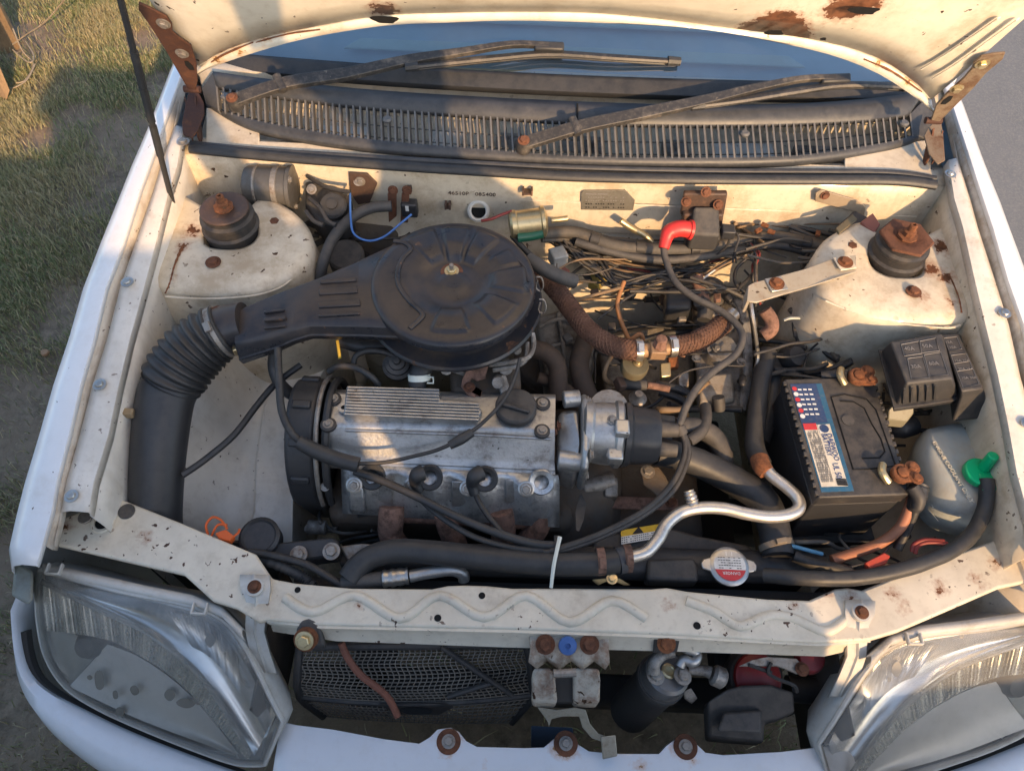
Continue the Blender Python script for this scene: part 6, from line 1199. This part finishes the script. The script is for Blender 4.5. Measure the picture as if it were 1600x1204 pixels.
hose('conduit','ribbed grey conduit by the support wing','conduit',rubg,.008,[(405,872,.69),(440,885,.69),(470,900,.685),(490,915,.68)],ribs=(.004,.12),n=14); hose('black_cable','black cable across the back of the support bar','cable',wire,.006,[(390,862,.70),(430,868,.705),(480,882,.705),(520,905,.70),(540,918,.695)],seg=10)
for u,v,z,lbl in ((185,690,.66,'tan clip fixed to the left inner apron'),): g=G(); g.box(Z(195,645,.80),(.03,.012,.014)); g.box(Z(185,643,.80),(.006,.02,.024)); solo('apron_clip',g,M('tan_clip',(.36,.27,.16),.6,dirt=.4),'tan clip on the apron beside the smooth black pipe','clip',bev=.002)
p=Z(180,738,.72); g=G(); g.tube([p,p+V((.02,-.004,0)),p+V((.045,-.006,-.005))],[.016,.014,.008],seg=14,ribs=(.012,.1)); solo('rubber_grommet',g,rub,'black rubber grommet between apron and smooth pipe','grommet')
hose('tan_wire','thin tan wire hanging on the apron beside the pipe','wire',tan,.002,[(190,660,.78),(193,690,.76),(196,710,.74),(192,730,.73)],seg=6)
for u,v,z in ((300,790,.64),(285,760,.66)):
    pass
# ------------------------------------------------------------------ in front of the radiator
lt=thing('hood_latch','rusty bonnet latch with blue plug on the support bar','latch')
g=G(); R=[]
for u,v,z in ((827,994,.706),(829,1012,.70),(826,1034,.69),(838,1044,.68)):
    a=Z(u,v,z); b=Z(952-(u-827)*.5,v+1,z); R.append([a.lerp(b,t)+V((0,.012*math.sin(math.pi*t*3)**2,0)) for t in [k/12 for k in range(13)]])
g.loft(R); part('mounting_plate',g,M('latch_paint',(.54,.49,.40),.5,dirt=.6,dcol=(.20,.10,.055),dsc=26,chip=.5,csc=60),lt,solid=.003)
for u0,u1 in ((832,872),(896,938)):
    g=G(); g.prism(q((u0,1042,.675),(u1,1042,.675),(u1-4 if u0<880 else u1,1060,.672),(u1,1098,.64),(u0,1096,.64)),.04); part('latch_jaw',g,MATS['latch_paint'],lt,bev=.006,seg=3)
g=G(); g.prism(q((868,1046,.66),(900,1046,.66),(900,1095,.63),(868,1095,.63)),.02); part('latch_slot',g,darkm,lt)
p=Z(887,1008,.712); g=G(); g.lathe([(0,.004),(.003,.004),(.004,.007),(.007,.006),(.0125,.005),(.0135,0),(.012,-.006)],p,(0,-.35,.93),24); part('blue_plug',g,blue,lt)
for u,v in ((852,1006),(921,1006)): bolt(lt,Z(u,v,.708),rust,1.35,(0,-.35,.93))
g=G(); g.tube(q((865,1052,.70),(900,1050,.70)),.006,seg=10,smooth=False); part('latch_pin',g,steeld,lt)
g=G(); g.prism(q((840,1104,.62),(870,1108,.62),(898,1104,.62),(915,1108,.62),(922,1130,.60),(935,1145,.59),(950,1150,.585),(948,1160,.585),(925,1152,.59),(910,1135,.60),(905,1118,.61),(880,1118,.61),(862,1122,.605),(858,1134,.60),(855,1125,.605)),.004); part('release_lever',g,M('lever_zinc',(.40,.37,.30),.45,.6,dirt=.35,dcol=(.2,.15,.1),dsc=40),lt,bev=.001)
g=G(); g.prism(q((939,1150,.592),(962,1147,.592),(965,1180,.575),(942,1185,.575)),.006); part('lever_tongue',g,MATS['lever_zinc'],lt,bev=.0015)
g=G(); g.prism(q((830,1133,.50),(895,1136,.50),(898,1166,.46),(830,1166,.46)),.01); solo('blue_steel_plate',g,M('blue_grey_steel',(.10,.14,.20),.5,.3,dirt=.2),'blue-grey steel plate below the bonnet latch','plate',bev=.001)
# receiver drier
rd=thing('receiver_drier','black cylindrical receiver drier with round sight glass on top','receiver drier')
a=Z(1043,1050,.640); b=Z(985,1110,.47); dd=(b-a).normalized()
g=G(); g.lathe([(0,-.004),(.030,-.004),(.0345,0),(.0345,.02)],a,dd,36); part('top_cap',g,M('dark_cast',(.16,.165,.17),.4,.6,dirt=.3,dsc=30,bump=.12),rd)
g=G(); g.lathe([(.0345,.02),(.0365,.022),(.0365,.038),(.035,.04),(.035,(b-a).length),(.025,(b-a).length+.012),(0,(b-a).length+.014)],a,dd,36); part('canister',g,blkd,rd)
g=G(); g.lathe([(.0372,.024),(.0385,.024),(.0385,.034),(.0372,.034)],a,dd,36); part('strap',g,rubg,rd)
p=a-dd*.004; t1=dd.cross(V((1,0,0))).normalized(); g=G(); g.lathe([(.006,0),(.0115,0),(.0115,-.003),(.0085,-.004),(.0065,-.002),(0,-.001)],p,dd,24); part('sight_glass',g,zinc,rd)
for u,v in ((1024,1056),(1066,1056)): bolt(rd,Z(u,v,.650),steeld,1.3,-dd)
g=G(); g.tube(q((1021,1050,.655),(1023,1035,.665),(1035,1023,.67),(1052,1018,.67)),[.010,.009,.008,.008],seg=14); part('inlet_pipe',g,alug,rd)
g=G(); g.tube(q((1062,1040,.655),(1068,1030,.66),(1080,1034,.66),(1088,1030,.66),(1088,1020,.66),(1070,1012,.67)),.0075,seg=14); part('outlet_pipe',g,alu,rd)
g=G(); g.prism(q((1022,996,.712),(1063,996,.712),(1058,1018,.69),(1020,1018,.69)),.003); bk=part('bracket',g,rubg,rd,bev=.002); bolt(bk,Z(1041,1005,.708),rusto,1.3,(0,-.4,.9))
g=G(); g.prism(q((1068,1080,.60),(1080,1074,.60),(1090,1090,.59),(1082,1098,.58),(1070,1090,.59)),.006); part('clamp_lug',g,alug,rd,bev=.001)
g=G(); g.tube(q((1075,1046,.63),(1100,1047,.63),(1110,1050,.63)),[.007,.008,.010],seg=12); g.lathe([(.011,0),(.016,.004),(.016,.018),(.012,.022),(0,.022)],Z(1112,1052,.625),(.9,-.3,-.2),20); o=solo('pressure_switch',g,alug,'dusty round pressure switch right of the receiver drier','switch')
# horn
hr=thing('horn','red disc horn with black plastic trumpet housing','horn')
c=Z(1186,1058,.585); g=G(); g.lathe([(0,.004),(.026,.003),(.030,0),(.036,-.002),(.038,-.008),(.036,-.014)],c,(0,-.25,.97),36); part('disc',g,redp,hr)
g=G(); g.lathe([(.041,-.014),(.045,-.02),(.045,-.045),(.04,-.06)],c,(0,-.25,.97),36); part('rear_shell',g,blk,hr)
g=G(); g.prism(q((1106,1096,.60),(1135,1076,.605),(1160,1069,.605),(1205,1068,.605),(1241,1080,.60),(1243,1112,.585),(1220,1122,.58),(1196,1128,.575),(1195,1160,.55),(1108,1152,.55)),.035); part('trumpet',g,blkd,hr,bev=.005,seg=3)
g=G(); g.loft([[Z(u,v,z) for u,v in ((1130,1112),(1190,1108),(1190,1145),(1120,1142))] for z in (.598,.57)],True,True); part('trumpet_ridge',g,blkd,hr,bev=.004)
g=G(); g.prism(q((1155,1040,.635),(1175,1030,.64),(1200,1025,.645),(1245,1028,.645),(1262,1048,.64),(1245,1052,.635),(1215,1040,.64)),.004); hb=part('bracket',g,steeld,hr,bev=.001); bolt(hb,Z(1253,1045,.642),rust,1.0)
for P in ([(1205,1035,.645),(1200,1050,.635),(1215,1060,.63),(1240,1070,.63),(1245,1080,.62)],[(1170,1038,.64),(1190,1045,.635),(1205,1050,.63)]): g=G(); g.tube(q(*P),.003,seg=6); part('wire',g,wire,hr)
g=G(); g.lathe([(0,.004),(.018,.003),(.021,0),(.024,-.01)],Z(1268,1028,.63),(0,-.25,.97),28); solo('horn',g,redp,'small red horn disc half hidden under the support bar by the strut','horn')
g=G(); g.tube(q((1230,1075,.50),(1280,1078,.50),(1300,1070,.50),(1302,1045,.52)),.022,seg=14); solo('black_air_pipe',g,blk,'fat black pipe behind the horn','pipe')
# grille guard (oval mesh) lying behind the bumper
gd=thing('mesh_grille','black oval mesh grille with emblem slot hanging behind the bumper','grille')
def gs(a,b):   # a 0..1 across, b 0..1 from the top edge over the nose to the bottom
    la=[(468,1010),(466,1040),(464,1068),(470,1092),(505,1118)]; ra=[(822,1006),(828,1030),(830,1060),(834,1090),(800,1128)]; zz=[.62,.60,.565,.52,.44]
    t=b*4; i=min(3,int(t)); f=t-i
    def pt(k):
        A_=V((la[k][0],la[k][1],0)); B_=V((ra[k][0],ra[k][1],0)); m_=A_.lerp(B_,a); bow=4*a*(1-a); vv=m_.y+(0,10,22,20,8)[k]*bow*.6
        return Z(m_.x,vv,zz[k]+.01*bow)
    return pt(i).lerp(pt(i+1),f)
g=G()
for i in range(43): g.tube([gs(min(1,max(0,i/42+.010*math.sin(j*.9))),j/24) for j in range(25)],.0011,seg=4,n=1,smooth=False)
for j in range(1,25): g.tube([gs(i/42,j/24) for i in range(43)],.0011,seg=4,n=1,smooth=False)
part('mesh',g,M('mesh_plastic',(.16,.145,.125),.5,dirt=.35,dcol=(.28,.23,.17),dsc=30,bump=0),gd,kind='stuff')
g=G(); g.tube([gs(0,b/10) for b in range(11)],.007,seg=8,n=1,smooth=False); g.tube([gs(1,b/10) for b in range(11)],.006,seg=8,n=1,smooth=False); g.tube([gs(a/20,.70) for a in range(21)],.0055,seg=8,n=1,smooth=False); g.tube([gs(a/20,0.0) for a in range(21)],.007,seg=8,n=1,smooth=False); part('frame',g,blkd,gd)
g=G(); g.prism([gs(.34,.68)+V((0,-.004,.006)),gs(.62,.66)+V((0,-.004,.006)),gs(.66,.74)+V((0,-.004,.006)),gs(.60,.84)+V((0,-.004,.004)),gs(.40,.84)+V((0,-.004,.004))],.006); part('emblem_base',g,blkd,gd,bev=.002)
g=G(); c=gs(.5,.77)+V((0,-.006,.009)); g.prism([c+V((.026*math.cos(t),.006*math.sin(t),0)) for t in [2*math.pi*k/20 for k in range(20)]],.001); part('emblem_slot',g,hole,gd)
for P in ([(690,1010,.635),(740,1045,.61),(800,1085,.57)],[(700,1088,.56),(750,1072,.58),(770,1066,.585)]): g=G(); g.tube(q(*P),.0045,seg=8); part('brace',g,blkd,gd)
g=G(); g.tube(q((533,1004,.655),(545,1030,.64),(565,1055,.62),(595,1078,.605),(610,1095,.59),(621,1118,.57)),.0055,seg=10,n=7); solo('rusty_rod',g,M('red_brown_hose',(.22,.085,.055),.7,dirt=.35,dcol=(.1,.05,.035),dsc=50,bump=.2),'rusty red-brown rod dangling in front of the mesh grille','rod')
rbm=thing('bonnet_stop','rubber bonnet stop with rusty bolt under the support bar','rubber stop'); g=G(); g.prism(q((462,982,.715),(470,968,.722),(482,965,.724),(494,970,.722),(502,984,.712),(508,1008,.70),(464,1010,.70)),.02); part('rubber_block',g,rubg,rbm,bev=.004,seg=3); g=G(); g.lathe([(.017,-.01),(.017,.004),(.010,.008)],Z(478,998,.71),(-.1,-.6,.8),18); part('rust_ring',g,rusto,rbm); bolt(rbm,Z(476,1000,.718),zinc,1.3,(-.1,-.6,.8))
# condenser as dark backing, lower cross member
g=G(); g.prism([V((-.43,.385,.64)),V((.43,.395,.64)),V((.43,.40,.28)),V((-.43,.39,.28))],V((0,.012,0))); solo('condenser',g,darkm,'dark finned condenser core behind the mesh grille','condenser')
g=G(); g.box((0,.33,.22),(1.0,.06,.06)); part('lower_crossmember',g,darkm,car,bev=.01)
# ------------------------------------------------------------------ garden edge at the far left
wood=M('weathered_wood',(.30,.20,.11),.8,dirt=.4,dcol=(.12,.08,.05),dsc=25,bump=.4,bsc=60)
a=Z(8,70,0); g=G(); g.tube([a+V((0,0,-.05)),a+V((.02,.02,.5)),a+V((.01,.02,.95))],[.055,.05,.048],seg=10); solo('fence_post',g,wood,'upright weathered wooden fence post at the lawn edge','post')
a=Z(40,140,0); g=G(); g.prism([a+V((-.16,-.02,.02)),a+V((-.02,-.10,.02)),a+V((-.10,.12,.45)),a+V((-.26,.20,.45))],V((.02,.02,.03))); solo('leaning_board',g,wood,'broken wooden board leaning beside the fence post','board',bev=.004)
wi=thing('fence_wire','tangle of pale rusty wire by the fence post','wire')
for P in ([(105,-5,.30),(70,35,.18),(40,55,.10),(20,70,.05)],[(20,45,.1),(35,80,.05),(52,100,.02),(40,125,.02),(25,130,.02)],[(20,78,.06),(40,95,.05),(50,97,.05),(52,85,.05),(40,65,.06)],[(0,140,.01),(20,138,.02),(42,125,.02),(55,100,.03)]):
    g=G(); g.tube(q(*P),.0028,seg=6); part('wire',g,M('fence_wire_steel',(.40,.33,.24),.6,.3,dirt=.4) if 'fence_wire_steel' not in MATS else MATS['fence_wire_steel'],wi)
g=G(); p=Z(72,553,.01); g.prism([p+V((.012*math.cos(t)*(1+.2*math.sin(3*t)),.012*math.sin(t),.012)) for t in [k*.7 for k in range(9)]],.012); solo('dry_leaf',g,M('dry_leaf',(.35,.21,.12),.8,dirt=.2),'small dry brown leaf lying on the lawn','leaf',bev=.003)
# ------------------------------------------------------------------ the photographer, and an added unseen wall that shades the car
def person():
    o=thing('person','person in plain grey clothes standing by the bumper and holding up a phone','person')
    bx,by=.37,-.40
    J={'pel':(bx,by,.98,.15),'sp':(bx,by,1.18,.175),'ch':(bx,by+.01,1.40,.19),'nk':(bx,by+.02,1.55,.062),'hd':(bx-.01,by+.05,1.68,.092),'ht':(bx-.01,by+.05,1.80,.080),
       'hl':(bx-.10,by,.92,.095),'kl':(bx-.12,by+.03,.50,.065),'al':(bx-.13,by,.09,.045),'fl':(bx-.14,by+.14,.04,.035),'hr':(bx+.10,by,.92,.095),'kr':(bx+.12,by+.03,.50,.065),'ar':(bx+.13,by,.09,.045),'fr':(bx+.15,by+.14,.04,.035),
       'sl':(bx-.21,by+.02,1.47,.07),'el':(bx-.36,by+.12,1.42,.045),'wl':(-.185,-.13,1.70,.030),'sr':(bx+.19,by+.02,1.47,.07),'er':(bx+.05,by+.26,1.40,.045),'wr':(.03,-.11,1.70,.030)}
    K=list(J); E_=[('pel','sp'),('sp','ch'),('ch','nk'),('nk','hd'),('hd','ht'),('pel','hl'),('hl','kl'),('kl','al'),('al','fl'),('pel','hr'),('hr','kr'),('kr','ar'),('ar','fr'),('ch','sl'),('sl','el'),('el','wl'),('ch','sr'),('sr','er'),('er','wr')]
    me=bpy.data.meshes.new('body'); me.from_pydata([J[k][:3] for k in K],[(K.index(a),K.index(b)) for a,b in E_],[]); b=bpy.data.objects.new('body',me); COL.objects.link(b); b.parent=o
    m=b.modifiers.new('skin','SKIN'); m.use_smooth_shade=True
    for i,k in enumerate(K): me.skin_vertices[0].data[i].radius=(J[k][3],J[k][3]*.85); me.skin_vertices[0].data[i].use_root=(k=='pel')
    s=b.modifiers.new('subdivision','SUBSURF'); s.levels=2; s.render_levels=2
    me.materials.append(M('grey_shirt',(.25,.25,.27),.9,bump=.1))
    for sgn,wk in ((-1,'wl'),(1,'wr')):
        wv=V(J[wk][:3]); tgt=CAM-FW*.035+RT*(sgn*.078)-UP*.015; g=G(); g.tube([wv,wv.lerp(tgt,.6)],[.028,.034],seg=12,flat=.5,smooth=False)
        for f in range(4): s_=wv.lerp(tgt,.6)+UP*(.03-.02*f)*.8; g.tube([s_,s_.lerp(tgt,.6)+UP*(.03-.02*f)-FW*.014,tgt+UP*(.03-.02*f)-FW*(.012)],[.009,.0085,.007],seg=8)
        g.tube([wv.lerp(tgt,.4),tgt-UP*.04-FW*.012,tgt-RT*sgn*.02-UP*.03-FW*.016],[.011,.010,.008],seg=8); part('hand',g,M('skin'+wk,(.35,.20,.13),.6,bump=.05),o)
    g=G(); R=Matrix((RT,UP,FW)).transposed(); g.box(CAM-FW*.030,(.155,.074,.008),R); part('phone',g,blk,o,bev=.004)
    g=G(); hc=V(J['hd'][:3])+V((0,-.012,.06)); g.lathe([(.102,-.02),(.108,.03),(.098,.075),(.06,.11),(0,.12)],hc,(0,-.1,1),24); part('hair',g,M('hair',(.02,.016,.013),.7,bump=.3,bsc=300),o)
person()
brick=M('shade_wall_render',(.42,.38,.33),.9,dirt=.3,dcol=(.25,.2,.15),dsc=4,bump=.3,bsc=40)
wl=thing('shade_wall','added plastered wall with stepped top that shades the front of the car','wall')
g=G(); g.prism([V((-7.8,-.77,-.02)),V((2.6,-.77,-.02)),V((2.6,-.77,1.16)),V((.86,-.77,1.16)),V((.86,-.77,1.30)),V((.27,-.77,1.38)),V((.27,-.77,1.62)),V((-.44,-.77,1.62)),V((-.44,-.77,1.42)),V((-7.8,-.77,1.42))],V((0,-.16,0))); part('wall',g,brick,wl); g=G(); g.box((-.085,-.85,1.645),(.75,.24,.05)); part('coping',g,brick,wl,bev=.01)  # added out of view, steps cut to cast shade on wing, headlights and lawn
finish()
